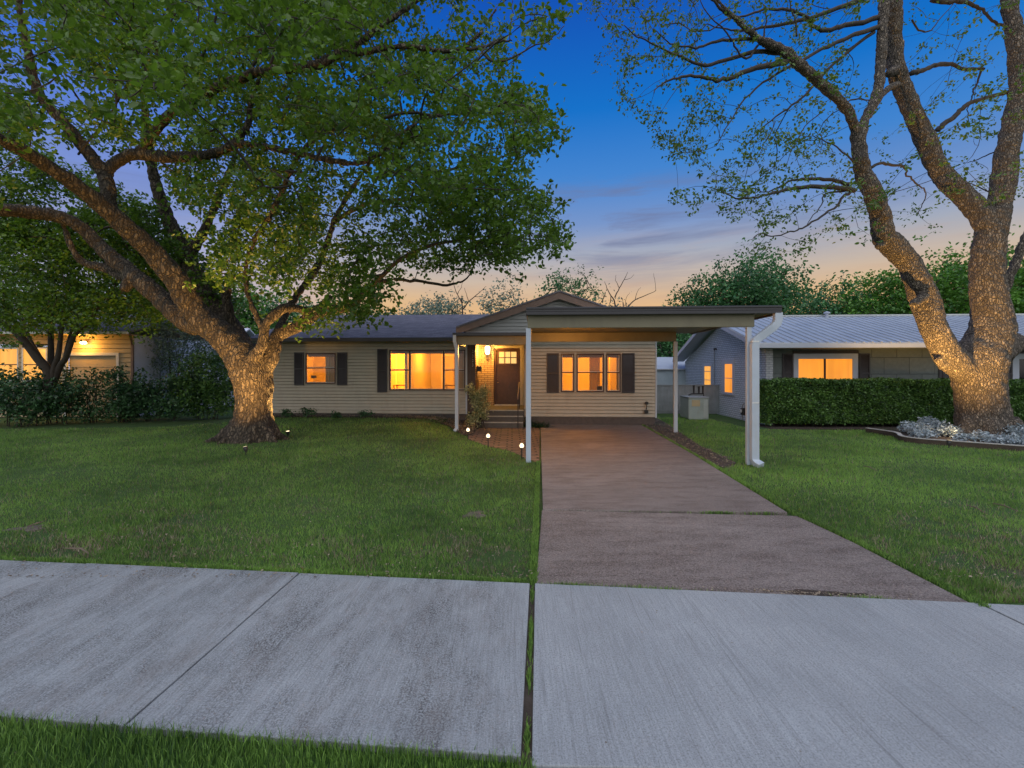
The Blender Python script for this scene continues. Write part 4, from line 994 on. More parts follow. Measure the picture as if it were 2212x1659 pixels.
def densL(u, v, Y):
    d = np.clip(.62+.75*np.sin(u*.017+1.4*np.sin(v*.013)+Y*.35)*np.sin(v*.021+Y*.5+u*.006), .10, 1.0)
    for cu, cv, ru, rv, k in ((325,250,38,45,.04),(640,290,20,24,.1),(420,480,80,60,.4),(990,70,55,38,.12),(880,70,50,40,.3),(1010,180,80,45,.3),(940,345,60,38,.35),(900,30,50,40,.25),(1060,290,50,20,.4),(1085,400,40,30,.5),(1040,590,60,25,.5),(180,180,60,60,.6),(640,640,60,40,.7),(820,580,70,30,.7),(1000,330,90,30,.6),(1130,130,60,60,.35)):
        d = np.where(((u-cu)/ru)**2+((v-cv)/rv)**2 < 1, d*k, d)
    d = np.where((v > 420) & (Y < 9.5), 0, d); d = np.where((v > 250) & (Y < 7), 0, d)
    d = np.where((v > 620) & (u > 640) & (Y > 13.6), 0, d)
    # keep the traced limbs readable: fewer leaves in front of them
    limb = inpoly(u, v, [(170,300),(300,320),(520,300),(520,345),(300,350),(520,720),(470,760),(330,600),(60,480),(0,470),(-50,250),(60,290)])
    d = np.where(limb & (Y < 13.2), d*.05, d)
    limb2 = inpoly(u, v, [(280,350),(300,300),(480,160),(760,90),(930,-40),(960,0),(840,90),(1010,95),(1010,120),(700,165),(500,205),(330,310)])
    d = np.where(limb2 & (Y < 12.2), d*.06, d)
    d = np.where((Y < 8.5), d*.35, d)
    d = np.where(inpoly(u, v, [(120,330),(60,180),(0,-90),(110,-90),(130,200),(250,330)]) & (Y < 12), d*.15, d)
    d = np.where((u > 500) & (u < 640) & (v > 610), d*.25, d)
    return d
clL = fill(CROWNL, 2300, (-4.6, 11.8, 8.2, 7.0), 11, densL, zmin=3.1, Yr=(5, 19))
LP = np.array([q for k_, lb in enumerate(limbsL) if k_ >= 2 and k_ not in (5, 6) for q in lb])     # the crown stays open round its big limbs
def open_up(C):
    r = np.random.default_rng(3); u = CU+C[:, 0]/C[:, 1]*F; v = CV-(C[:, 2]-H)/C[:, 1]*F; keep = np.ones(len(C), bool)
    for i in range(len(LP)-1):
        a, b = LP[i], LP[i+1]
        if np.linalg.norm(a[:3]-b[:3]) > 1.6: continue
        for t in (0, .5):
            p = a+(b-a)*t; pu = CU+p[0]/p[1]*F; pv = CV-(p[2]-H)/p[1]*F
            keep &= ~((np.hypot(u-pu, v-pv) < p[3]/p[1]*F+23*11/C[:, 1]) & (C[:, 1] < p[1]+.2))
    return C[keep | (r.random(len(C)) < .14)]
clL = open_up(clL)
clBack = fill([(-80,300),(60,320),(200,380),(330,450),(440,560),(520,660),(500,700),(380,620),(280,560),(180,530),(-80,520)], 420, (-9, 15.5, 8.5, 3), 15, None, zmin=4.2, Yr=(14.2, 18.5))
clL = np.concatenate([clL, clBack])
def rootsL(T, L):
    for a, l in ((200, 1.0), (235, .75), (285, .7), (330, .8), (15, .75), (150, .7)):
        c, s = math.cos(R(a)), math.sin(R(a)); p = []
        for k in range(5):
            t = k/4; p.append((c*(.3+l*t), s*(.3+l*t)*.8, .55*(1-t)**2-.04))
        T.tube(p, [.26, .22, .16, .11, .05], 10)
baseL = at(546, 950, YT); baseL[2] = 0
tree('shade_tree', baseL, limbsL, TWL, clL, 'large spreading leafy tree on the left lawn with uplit leaning trunk', ('bark_l', 'bark_d', 'leaf_a'), leafn=46, leafs=.115, spread=.27,
     trunk_extra=rootsL, seed=3, leaf_scale=lambda p: np.clip(.75+.03*(p[:, 1]), .8, 1.15))
ux, uy = gnd(531, 980); uplight((ux, uy, .0), tuple(at(440, 560, 12.6)), 'lit uplight in the grass in front of the left trunk', 1700, 118)
ux, uy = gnd(622, 943); uplight((ux, uy, .0), tuple(at(596, 600, 13.4)), 'lit uplight in the grass right of the left trunk', 1000, 105)

# ---- right tree
YR = 13.6
limbsR = [
 tr([(2130,955,84),(2128,930,74),(2124,905,67),(2119,870,62),(2116,840,62),(2113,805,66),(2116,775,68),(2132,745,58),(2142,712,56),(2143,680,50),(2138,650,46),(2134,610,43),(2133,570,42),(2136,530,41),(2144,492,38),(2158,440,32),(2170,380,31),(2173,340,30),(2182,300,28),(2190,255,27),(2200,210,26),(2202,170,25),(2197,120,24),(2194,85,23),(2184,30,21),(2175,-60,18)], YR),
 tr([(2090,800,34,-.1),(2058,778,34,-.2),(2036,745,33,-.3),(2016,706,33,-.4),(2004,668,34,-.4),(1994,636,34,-.4),(1978,596,30,-.5),(1960,565,28,-.5),(1930,532,29,-.6),(1909,508,28,-.7),(1903,470,24,-.8),(1894,440,24,-.9),(1880,405,22,-1),(1867,380,20,-1),(1858,345,19,-1.1),(1855,315,18,-1.1),(1853,292,17,-1.1),(1843,268,12,-1.2),(1832,240,12,-1.3),(1810,214,12,-1.4),(1782,188,12,-1.5),(1761,170,12,-1.6),(1718,132,12,-1.8),(1690,108,11,-1.9),(1665,97,10,-2),(1637,82,8,-2.2),(1612,62,6,-2.3),(1575,28,5,-2.4),(1540,-10,4,-2.5)], YR),
 tr([(1855,300,14,-1.1),(1866,266,12,-1),(1876,243,12,-.9),(1888,221,12,-.8),(1897,190,13,-.7),(1902,149,13,-.6),(1905,85,13,-.5),(1909,21,13,-.4),(1911,-50,11,-.3)], YR),
 tr([(1890,228,8,-.8),(1905,205,8,-.6),(1922,190,8,-.3),(1940,182,9,0)], YR),
 tr([(2148,500,34),(2134,484,31),(2118,462,29,.1),(2098,440,27,.2),(2078,420,26,.3),(2056,400,25,.3),(2037,380,24,.4),(2022,356,24,.4),(2012,332,24,.4),(1999,302,24,.4),(1986,276,23,.4),(1972,242,23,.3),(1960,212,22,.3),(1946,180,22,.3),(1936,149,22,.2),(1931,110,21,.2),(1930,60,21,.1),(1931,10,20,0),(1934,-60,18,0)], YR),
 tr([(2140,680,24,.1),(2160,640,16,.2),(2178,603,13,.2),(2195,566,12,.2),(2212,522,12,.2),(2240,470,11,.2),(2280,390,10,.2)], YR),
 tr([(2150,760,40,.1),(2182,745,26,.1),(2206,732,17,.1)], YR),
 tr([(2012,338,10,.4),(2000,335,7,.3)], YR), tr([(1912,524,12,-.7),(1896,534,9,-.8)], YR), tr([(2040,790,14,-.3),(2024,772,9,-.4)], YR),
 tr([(1934,150,12,.1),(1924,156,10,-.1),(1917,160,8,-.2)], YR), tr([(1998,640,14,-.7),(1972,660,9,-.8)], YR),
 tr([(1912,470,10,-1),(1905,440,8,-1.1),(1895,425,6,-1.1),(1880,412,5,-1.1)], YR),
]
def tw(z, r0, r1, d0=0, d1=0, extra=0):
    n = len(z); return tr([(1272+p[0]*.425, p[1]*.425, r0+(r1-r0)*i/(n-1), d0+(d1-d0)*i/(n-1)) for i, p in enumerate(z)], YR)
TWR = [
 tw([(1480,130),(1300,200),(1150,270),(1000,350),(850,450),(750,560),(650,740)], 5.5, .9, -.5, -2.5),
 tw([(1450,160),(1250,320),(1100,480),(1010,550),(900,640),(800,740)], 4.5, .9, -.5, -1.2),
 tw([(1010,310),(930,330),(830,350),(720,395),(650,410),(540,385),(450,395),(370,430),(330,470)], 7, 1, -1.8, -3.2),
 tw([(1000,275),(860,262),(720,300),(600,330),(540,325),(480,290),(430,270),(330,230),(240,180),(180,130)], 5, .9, -1.7, -3.4),
 tw([(860,200),(790,200),(650,210),(560,240),(480,235),(400,210),(330,150)], 4, .9, -2, -3),
 tw([(1480,90),(1300,130),(1230,150),(1150,140),(1110,90),(1050,60),(980,45),(900,50),(820,70),(700,100),(620,150),(520,160)], 5.5, 1, -.4, -2),
 tw([(1420,-20),(1300,30),(1150,85),(1000,120),(900,140),(800,150),(700,150),(600,120)], 5.5, 1, -.4, -1.5),
 tw([(800,150),(740,80),(690,60),(650,20),(610,-30)], 5, 2, -2.2, -2.6),
 tw([(860,230),(800,300),(740,230),(690,150),(620,90),(560,-10)], 3, 1, -2, -2.6),
 tw([(1350,970),(1280,955),(1150,948),(1050,955),(960,975),(900,990),(830,1005),(760,1010),(700,985),(640,960)], 5.5, .9, -1, -2.6),
 tw([(1320,940),(1240,915),(1150,910),(1080,912),(1030,920),(960,950),(900,975),(820,960)], 4.5, .9, -1, -.2),
 tw([(1340,970),(1290,1000),(1260,1050),(1180,1100),(1100,1150),(1040,1175),(950,1200),(870,1190),(820,1220)], 3.5, .7, -1, -2),
 tw([(1320,968),(1200,985),(1180,1040),(1130,1110),(1090,1160)], 2.2, .6, -1, -1.4),
 tw([(1350,830),(1300,780),(1240,740),(1160,700),(1080,690)], 2.5, .6, -1.1, -1.8),
 tw([(1640,375),(1690,360),(1750,335),(1810,325),(1850,330),(1900,350),(1980,350),(2010,348)], 6, 2.6, .3, .8),
 tw([(1995,355),(1980,410),(1960,450),(1945,500),(1925,560),(1930,620)], 3.2, .8, .8, 1),
 tw([(1770,665),(1800,635),(1850,600),(1900,550),(1950,518),(2050,490),(2130,470),(2220,450)], 7, 4, .4, .1),
 tw([(1430,855),(1480,832),(1540,838),(1600,850),(1620,890),(1660,930),(1700,960),(1715,990),(1690,1040),(1670,1090)], 3.6, .8, -1, 0),
 tw([(1740,0),(1820,10),(1900,8),(1960,30),(2000,50),(2040,95),(2080,120),(2120,130)], 5, 3, .2, .5),
 tw([(1640,100),(1690,160),(1740,150),(1790,90),(1860,10)], 2.4, .8, .3, 1.4),
 tw([(1290,560),(1330,510),(1400,510),(1430,515)], 2, 1.2, -1.2, -1),
 tw([(1060,180),(1050,100),(1030,40),(1020,-20)], 2.5, .9, -1.7, -2), tw([(880,220),(900,120),(890,20)], 2.4, .9, -2, -2.1),
 tw([(1200,560),(1100,640),(1030,760),(1000,860)], 1.4, .5, -1.4, -2), tw([(950,620),(880,760),(840,830)], 1.2, .5, -1.6, -1.8),
 tw([(2160,690),(2080,760),(2000,800),(1920,830)], 2.4, .7, .3, 1.5), tw([(2100,1000),(2000,960),(1930,930),(1880,900)], 2.0, .6, .3, 1.5),
]
CROWNR = [(1285,-60),(1265,60),(1290,130),(1330,160),(1335,230),(1400,260),(1425,330),(1455,350),(1450,410),(1480,470),(1560,525),(1680,545),(1800,545),(1850,520),(1885,540),(1905,540),(1960,470),(2010,500),(2050,520),(2100,470),(2230,450),(2230,-60)]
def densR(u, v, Y):
    d = np.full_like(u, .5)
    d = np.where((u < 1500) & (v < 260), 1, d); d = np.where((u < 1750) & (v > 280) & (v < 470), 1.0, d); d = np.where(v > 480, .35, d)
    d = np.where((u > 1860) & (u < 2240) & (v > 200), .55, d); d = np.where((u > 1850) & (u < 2080) & (v < 400) & (Y < 13.2), d*.35, d)
    d = np.where((u > 1960) & (v > 420) & (Y < 14), d*.2, d)
    c = np.sin(u*.045+1.1)*np.sin(v*.052+.6)+np.sin(u*.021)*np.sin(v*.03+2)
    return d*np.clip(.7+.6*c, .12, 1)
clR = fill(CROWNR, 460, (9.0, 13.2, 9.5, 4.2), 5, densR, zmin=4, Yr=(9.2, 17.5))
def rootsR(T, L):
    for a, l in ((200, .8), (240, .6), (300, .6), (345, .9), (20, .8)):
        c, s = math.cos(R(a)), math.sin(R(a)); p = [(c*(.55+l*k/4), s*(.55+l*k/4)*.8, .5*(1-k/4)**2-.03) for k in range(5)]
        T.tube(p, [.3, .26, .2, .13, .06], 10)
baseR = at(2128, 946, YR); baseR[2] = 0
tree('shade_tree', baseR, limbsR, TWR, clR, 'thick trunked tree with sparse young leaves in the bed at the right', ('bark_r', 'bark_d', 'leaf_b'), leafn=30, leafs=.085, spread=.17, trunk_extra=rootsR, seed=9, twig_r=.0022, droop=.8, wob=.16)
ux, uy = gnd(2030, 962, .05); uplight((ux, uy-.25, .05), tuple(at(2115, 560, 13.2)), 'lit uplight among silver plants left of the right trunk', 2500, 106)
lamp('uplight_spill', 'POINT', (gnd(2035, 948)[0], gnd(2035, 948)[1]-.25, .42), 7.0, (1, .66, .28), .06)

# ---- generic background trees
def blob_tree(name, x, Y, h, rx, label, mat='leaf_bg', n=90, leafn=60, leafs=.16, trunk_h=.35, seed=1, group='trees behind the houses', spread=.5, bare=0, sq=1.0, stems=1, tw_r=.012, rz=None, vfill=.35):
    r = np.random.default_rng(seed); limbs = []; z0 = h*trunk_h
    for k in range(5):
        a = k*1.257+r.uniform(-.3, .3); ex = x+math.cos(a)*rx*.55; ey = Y+math.sin(a)*rx*.55*sq
        limbs.append([(x, Y, -.1, h*.028), (x, Y, z0*.7, h*.024), ((x*2+ex)/3, (Y*2+ey)/3, z0*1.2, h*.014), (ex, ey, h*.72, h*.006)])
    rz = rz or (h-z0)/2; cz = h-rz; C = []
    while len(C) < n:
        d = r.normal(size=3); d /= np.linalg.norm(d); q = r.random()**vfill
        lump = 1+.22*math.sin(d[0]*5+seed)*math.sin(d[2]*6+d[1]*4+seed*2)
        C.append((x+d[0]*rx*q*lump, Y+d[1]*rx*sq*q*lump, cz+d[2]*rz*q*lump))
    return tree(name, (x, Y, 0), limbs, [], C, label, ('bark_far', 'bark_far', mat), group, vox=0, leafn=leafn, leafs=leafs, spread=spread, seed=seed, twig_r=tw_r, flat=.7, wob=.15)

def bt(u, vtop, Y, uw, label, **k):
    x = (u-CU)/F*Y; h = H+(CV-vtop)/F*Y; rx = uw/F*Y; blob_tree('tree', x, Y, h, rx, label, **k)
bt(1625, 562, 34, 92, 'rounded dark green tree rising behind the carport roof', n=150, leafn=80, leafs=.24, seed=21, spread=.8, rz=3.0)
bt(1510, 620, 36, 60, 'lower dark green tree at the left of the rounded one behind the carport', n=70, leafn=70, leafs=.24, seed=22, spread=.8, rz=2.4)
bt(1800, 622, 40, 110, 'wide green tree behind the metal roof beside the downspout', n=140, leafn=80, leafs=.26, seed=23, spread=.9, rz=3.0)
bt(1905, 598, 36, 80, 'green tree behind the metal roof left of the right trunk', n=120, leafn=80, leafs=.24, mat='leaf_bg2', seed=24, spread=.8, rz=3)
bt(2040, 545, 33, 100, 'bright green tree seen between the right tree stems', n=170, leafn=80, leafs=.24, mat='leaf_bg2', seed=25, spread=.8, rz=4)
bt(2215, 520, 33, 90, 'bright green tree behind the right trunk at the frame edge', n=150, leafn=80, leafs=.24, mat='leaf_bg2', seed=26, spread=.8, rz=4)
bt(1445, 700, 32, 50, 'dark green tree seen through the gap beside the shed', n=90, leafn=80, leafs=.22, seed=27, spread=.7, rz=2.4)
bt(1540, 690, 33, 60, 'dark green tree behind the grey brick gable', n=90, leafn=80, leafs=.22, seed=28, spread=.7, rz=2.4)
bt(955, 648, 36, 70, 'low leafy tree just above the ridge of the left wing', n=70, leafn=60, leafs=.2, mat='leaf_sparse', seed=31, spread=.6, rz=1.8)
bt(870, 672, 35, 50, 'low tree above the roof near the leaning branches', n=50, leafn=60, leafs=.2, mat='leaf_sparse', seed=32, spread=.6, rz=1.6)
bt(1085, 598, 34, 52, 'thin airy tree left of the gable peak', n=60, leafn=22, leafs=.2, mat='leaf_sparse', seed=33, spread=.6, tw_r=.014, rz=2.6)
bt(1228, 578, 35, 62, 'airy round tree standing right behind the gable peak', n=85, leafn=34, leafs=.2, mat='leaf_bg', seed=34, spread=.55, tw_r=.014, rz=2.8)
bt(1318, 622, 36, 46, 'almost bare tree right of the gable peak', n=46, leafn=10, leafs=.18, mat='leaf_sparse', seed=35, spread=.6, tw_r=.02, rz=2.2)
def bare(u, pts, label, seed):
    tree('bare_tree', (tuple((at(u, 800, 30)*np.array([1, 1, 0])))), [tr([(u, 800, 4), (pts[0][0], pts[0][1], 3)], 30)], [tr([(p[0], p[1], p[2]) for p in q], 30) for q in [pts]+BR.get(seed, [])], np.zeros((0, 3)), label, ('bark_far', 'bark_far', 'leaf_bg'), 'trees behind the houses', vox=0, leafn=0)
BR = {1: [[(1000,668,1.5),(1012,652,1.2),(1026,640,.9),(1040,628,.6),(1050,618,.4)], [(998,655,1.3),(988,636,1),(981,618,.7),(977,600,.4)], [(1012,652,.9),(1008,636,.6),(1003,622,.4)], [(1026,640,.7),(1040,641,.5),(1052,636,.3)], [(988,636,.7),(996,620,.5),(1000,606,.3)]],
      2: [[(1327,650,1.6),(1318,636,1.2),(1311,622,.8),(1306,608,.4)], [(1328,642,1.5),(1338,622,1.1),(1348,604,.8),(1356,588,.4)], [(1340,684,1.8),(1354,664,1.5),(1372,648,1.2),(1394,638,.9),(1417,628,.6)], [(1417,628,.5),(1415,608,.4),(1412,590,.3)], [(1338,622,.8),(1330,606,.5),(1330,594,.3)], [(1372,648,.8),(1376,632,.5),(1384,620,.3)], [(1354,664,.8),(1352,646,.5),(1360,632,.3)], [(1348,604,.6),(1362,600,.4),(1370,592,.3)]]}
bare(1000, [(1000,700,2), (999,668,1.7), (997,645,1.2)], 'bare leafless branches above the left wing roof', 1)
bare(1330, [(1332,700,2.4), (1330,668,2), (1327,648,1.5)], 'bare leafless branches right of the gable', 2)
# far tree line so that the horizon is never empty
for i, (u, vt, Y, uw) in enumerate(((-200, 640, 46, 150), (60, 600, 48, 140), (300, 610, 45, 130), (470, 600, 40, 110), (620, 640, 44, 90), (760, 660, 46, 80), (2330, 560, 45, 120), (1430, 700, 60, 60))):
    bt(u, vt, Y, uw, ['tall far tree beyond the left edge of the yard', 'far green tree behind the left neighbour house', 'far tree behind the multi stemmed tree', 'green tree behind the leaning limbs of the left tree', 'far tree left of the house roof', 'far tree behind the house roof under the branches', 'far tree beyond the right trunk', 'far tree in the gap between the houses'][i],
       n=110, leafn=60, leafs=.32, seed=50+i, spread=1.0, rz=3.6 if u < 700 else 2.5, mat='leaf_bg2' if i in (1, 3) else 'leaf_bg')

# ---- multi stemmed tree at the left
YM = 17.2
def zs(z, r0, r1, d0=0, d1=0):
    n = len(z); return tr([(p[0]/4, 553+p[1]/4, r0+(r1-r0)*i/(n-1), d0+(d1-d0)*i/(n-1)) for i, p in enumerate(z)], YM)
limbsM = [zs([(430,1380),(425,1200),(415,1000),(330,890),(230,760),(120,640),(40,590),(-60,520)], 15, 6, 0, -.6), zs([(430,1150),(440,950),(440,700),(440,500),(445,340)], 10, 4, .1, .6),
          zs([(430,1150),(470,960),(505,850),(530,640),(560,400),(600,240)], 9, 3, -.1, -.4), zs([(440,1150),(520,950),(570,880),(640,690),(750,590),(870,420),(1000,300)], 9, 3, 0, -.8),
          zs([(560,880),(600,700),(690,450),(780,300)], 5, 2, 0, .6), zs([(410,1000),(350,880),(250,700),(200,560),(150,400)], 6, 3, .1, .8)]
CRM = [(-80,470),(60,470),(150,500),(240,520),(330,560),(420,600),(470,660),(440,700),(360,690),(290,690),(240,700),(170,702),(90,712),(-80,712)]
clM = fill(CRM, 560, (-16.4, 17.0, 8.5, 3.6), 8, None, zmin=3.4, Yr=(14, 20.5))
tree('multi_stem_tree', (at(107, 800, YM)*np.array([1, 1, 0])), limbsM, [], clM, 'dark multi stemmed tree in front of the lit left neighbour house', ('bark_d', 'bark_d', 'leaf_a'), None, vox=0, leafn=60, leafs=.12, spread=.34, seed=12)

# ------------------------------------------------------------------ shrubs
def shrub(name, pts, label, mat='leaf_shrub', n=2500, s=.09, stems=8, group='shrubs along the left side of the lawn', seed=1, cat='shrub', up=.4, core=True, spray=.12):
    """pts: ellipsoids (x,y,z,rx,ry,rz) making up an uneven outline"""
    r = np.random.default_rng(seed); b = np.array(pts[0][:3]); root = empty(name, (b[0], b[1], 0), 0, label, cat, group)
    w = np.array([p[3]*p[5] for p in pts]); w = w/w.sum(); C = []
    for p, q in zip(pts, w):
        k = int(n*q); m = max(12, k//14); d = r.normal(size=(m, 3)); d /= np.linalg.norm(d, axis=1)[:, None]
        rad = r.random(m)**.3*(1+.3*np.sin(d[:, 0]*6+seed)*np.sin(d[:, 2]*5+d[:, 1]*5))
        c = d*rad[:, None]*np.array(p[3:6])+np.array(p[:3]); c = np.repeat(c, 14, 0)+r.normal(0, spray, (m*14, 3)); C.append(c)
    C = np.concatenate(C); C = C[C[:, 2] > .02]
    leaf_mesh('foliage', C-np.array([b[0], b[1], 0]), s*r.uniform(.6, 1.3, len(C)), M[mat], root, up, .3, rng=r)
    m = MB()
    for k in range(stems):
        p = pts[k % len(pts)]; a = r.uniform(0, 6.28); e = (p[0]-b[0]+math.cos(a)*p[3]*.5, p[1]-b[1]+math.sin(a)*p[4]*.5, p[2]+p[5]*.5)
        m.tube([(r.normal(0, .08)+(p[0]-b[0])*.6, r.normal(0, .08)+(p[1]-b[1])*.6, -.02), ((p[0]-b[0])*.8+r.normal(0, .05), (p[1]-b[1])*.8, p[2]*.7), e], [.02, .014, .006], 5)
    m.build('stems', M['bark_d'], root)
    return root
def sp(u, v, Y, ru, rv, ry=.8):
    q = at(u, v, Y); return (q[0], q[1], q[2], ru/F*Y, ry, rv/F*Y)
shrub('shrub', [sp(40,868,16.4,80,44,1), sp(-60,850,16.4,90,66,1), sp(12,832,16.6,34,30,.5), sp(90,862,16.8,50,40)], 'dark spreading shrub at the left frame edge of the lawn', n=4600, s=.12, seed=1)
shrub('shrub', [sp(120,838,17.5,46,52), sp(90,860,17,50,45), sp(150,866,17,40,40)], 'dark leafy shrub wrapped around the multi stemmed trunk base', n=3000, s=.12, seed=2)
shrub('shrub', [sp(190,846,17.6,30,22), sp(212,815,17.9,20,15,.4), sp(185,888,17.4,50,16)], 'loose shrub in front of the lit garage panel', n=1100, s=.11, seed=3, spray=.16)
shrub('shrub', [sp(272,868,18,38,38), sp(256,824,18,18,26,.4)], 'dark shrub at the right corner of the left neighbour house', n=2600, s=.11, seed=4)
shrub('shrub', [sp(345,862,18.4,62,40,1.0), sp(310,835,18.2,22,30,.5), sp(300,872,18,50,28), sp(395,850,18.3,44,52)], 'wide dark shrub between the neighbour house and the left tree', n=4600, s=.12, seed=5)
shrub('shrub', [sp(445,815,19,56,58,1.0), sp(480,850,18.6,40,44), sp(420,850,18.6,46,42)], 'taller green shrub directly left of the big trunk', mat='leaf_hedge', n=6500, s=.12, seed=6)
shrub('tall_shrub', [sp(385,745,21,60,70,1.1), sp(330,770,21,48,60,.9), sp(440,735,21.5,50,60,1), sp(360,690,21,50,40,1)], 'tall airy shrub whose grey green twigs cover the pale wall', mat='leaf_sparse', n=5600, s=.11, seed=7, spray=.2, stems=14)
# shrub by the steps
shrub('rose_bush', [sp(1040,880,15.7,14,30,.28), sp(1022,905,15.5,10,16,.25), sp(1047,850,15.9,9,14,.2), sp(1016,842,16,10,12,.2), sp(1030,865,15.7,10,18,.25)], 'pale leaved shrub growing beside the porch steps', mat='leaf_rose', n=1700, s=.085, group=None, seed=8, cat='shrub', stems=7, spray=.07)
for (u, v, Y, ru, rv, lb, sd) in ((618,892,17.5,11,7,'small dark weed at the wall right of the left trunk',41),(665,890,17.5,15,8,'low dark weed under the small window',42),(728,897,17.5,9,3,'tiny plant at the foot of the wall below the shutter',43),(790,895,17.5,13,4,'small reddish plant at the wall left of the picture window',44)):
    shrub('small_plant', [sp(u, v, Y, ru, rv, .15)], lb, n=150, s=.09, group='small plants along the house wall', seed=sd, cat='plant', stems=4, spray=.05)
def spiky(u, v, Y, label, n=60, s=.3, seed=3):
    r = np.random.default_rng(seed); p = at(u, v, Y); o = empty('spiky_plant', (p[0], p[1], 0), 0, label, 'plant'); m = MB()
    for k in range(n):
        a = r.uniform(0, 6.28); e = r.uniform(.1, 1.3); l = s*r.uniform(.6, 1.1)
        d = np.array([math.cos(a)*math.cos(e), math.sin(a)*math.cos(e), math.sin(e)]); q = np.array([math.cos(a+1.57), math.sin(a+1.57), 0])*.011
        b0 = np.array([r.uniform(-.25, .25), r.uniform(-.1, .1), 0])
        m.quad(b0-q, b0+q, b0+d*l*.6+q*.8, b0+d*l-np.array([0, 0, .03]), b0+d*l*.6-q*.8)
    m.build('leaves', M['leaf_shrub'], o)
spiky(1170, 918, 16.0, 'low dark spiky plant at the wall between steps and driveway', 90, .34)
spiky(1143, 912, 16.3, 'dark grassy plant behind the front carport post', 60, .45, 5)

# hedge
hz = 1.66; hY0, hY1 = 16.05, 17.0; hx0, hx1 = (1657-CU)/F*16.1, 21.5
def hedge():
    root = empty('hedge', (hx0, hY0, 0), 0, 'long clipped boxy green hedge below the grey house windows', 'hedge')
    r = np.random.default_rng(4); n = 68000; L = hx1-hx0
    f = r.random(n); P = np.empty((n, 3)); k1 = f < .66; k2 = (f >= .66) & (f < .92); k3 = f >= .92
    P[:, 0] = r.uniform(0, L, n); P[:, 1] = r.uniform(0, hY1-hY0, n); P[:, 2] = r.uniform(.12, hz, n)
    dep = np.abs(r.normal(0, .05, n))
    P[k1, 1] = dep[k1]; P[k2, 2] = hz-dep[k2]; P[k3, 0] = dep[k3]
    bmp = .05*np.sin(P[:, 0]*2.1+P[:, 2]*3)+.03*np.sin(P[:, 0]*5.3)*np.sin(P[:, 2]*6.1)
    P[k1, 1] += bmp[k1]+np.clip(P[k1, 2]-(hz-.14), 0, 1)**2*5+np.clip(.3-P[k1, 2], 0, 1)*.5; P[k2, 2] += .6*bmp[k2]
    leaf_mesh('foliage', P, .075*r.uniform(.6, 1.3, n), M['leaf_hedge'], root, .5, .1, rng=r)
    m = MB()
    nx, nz = 60, 8
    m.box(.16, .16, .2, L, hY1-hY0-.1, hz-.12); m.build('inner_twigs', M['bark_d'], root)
    m = MB()
    for k in range(45): x = k*L/45+.1; m.tube([(x, .3, -.02), (x+r.normal(0, .05), .25, .4)], .018, 5)
    m.build('stems', M['bark_d'], root)
hedge()
mb = MB(); mb.prism([(hx0-.05, 15.75), (22, 15.5), (22, 17.2), (hx0-.05, 17.2)], -.1, -.002); tag(mb.build('hedge_soil', M['mulch']), kind='structure')

# round bed with concrete edging and silver plants
def bed():
    mb = MB(); mb.prism(BEDT_POLY, -.1, .05); tag(mb.build('tree_bed_soil', M['mulch']), kind='structure')
    root = empty('bed_edging', (BEDT[3][0], BEDT[3][1], 0), 0, 'curved dark concrete edging around the bed of the right tree', 'edging')
    P = np.array([BEDT_POLY[-1]]+BEDT); pts = []
    for i in range(len(P)-1):
        a, b, c, d = P[max(i-1, 0)], P[i], P[i+1], P[min(i+2, len(P)-1)]
        for k in range(8):
            t = k/8; pts.append(.5*((2*b)+(-a+c)*t+(2*a-5*b+4*c-d)*t*t+(-a+3*b-3*c+d)*t**3))
    pts = np.array(pts); m = MB(); cap = MB()
    for i in range(len(pts)-1):
        a, b = pts[i], pts[i+1]; t = (b-a)/np.linalg.norm(b-a); nrm = np.array([-t[1], t[0]])*.09
        if nrm[1] < 0 and False: nrm = -nrm
        off = np.array([root.location.x, root.location.y])
        q = [a-off, b-off, b+nrm-off, a+nrm-off]
        m.prism(q, -.05, .115)
        cap.prism([a-off-nrm*.12, b-off-nrm*.12, b+nrm*1.1-off, a+nrm*1.1-off], .1155, .135)
    m.build('face', M['soil'], root); cap.build('cap', M['conc_edge'], root)
    r = np.random.default_rng(6); C = []; S = []
    for (u, v, w, k, hgt) in ((1965,935,16,520,.32),(1985,940,16,520,.34),(2005,930,16,650,.42),(2030,938,18,650,.36),(2055,944,18,520,.28),(2085,955,14,260,.16),(2120,952,16,420,.2),(2140,946,20,700,.34),(2172,948,22,800,.36),(2200,950,22,800,.38),(2235,955,22,700,.38),(1998,947,20,350,.2),(2165,960,26,500,.2),(2205,965,24,500,.2)):
        x, y = gnd(u, v, .05); rx = w/F*y*1.25
        for _ in range(k//9):
            a = r.uniform(0, 6.28); q = r.random()**.6; cx, cy = x+math.cos(a)*rx*q, y+math.sin(a)*rx*q*.8
            cz = .07+hgt*r.random()**.7*(1-.45*q*q); c = np.array([cx, cy, cz])
            C.append(c+r.normal(0, .035, (9, 3)))
    C = np.concatenate(C); k = inpoly(C[:, 0], C[:, 1], BEDT_POLY); C = C[k]
    leaf_mesh_o = leaf_mesh('silver_ground_cover', C, .09*r.uniform(.6, 1.3, len(C)), M['leaf_silver'], None, .7, .1, .42, rng=r)
    tag(leaf_mesh_o, 'mounds of silver grey foliage around the right trunk', 'silver plants', kind='stuff')
bed()

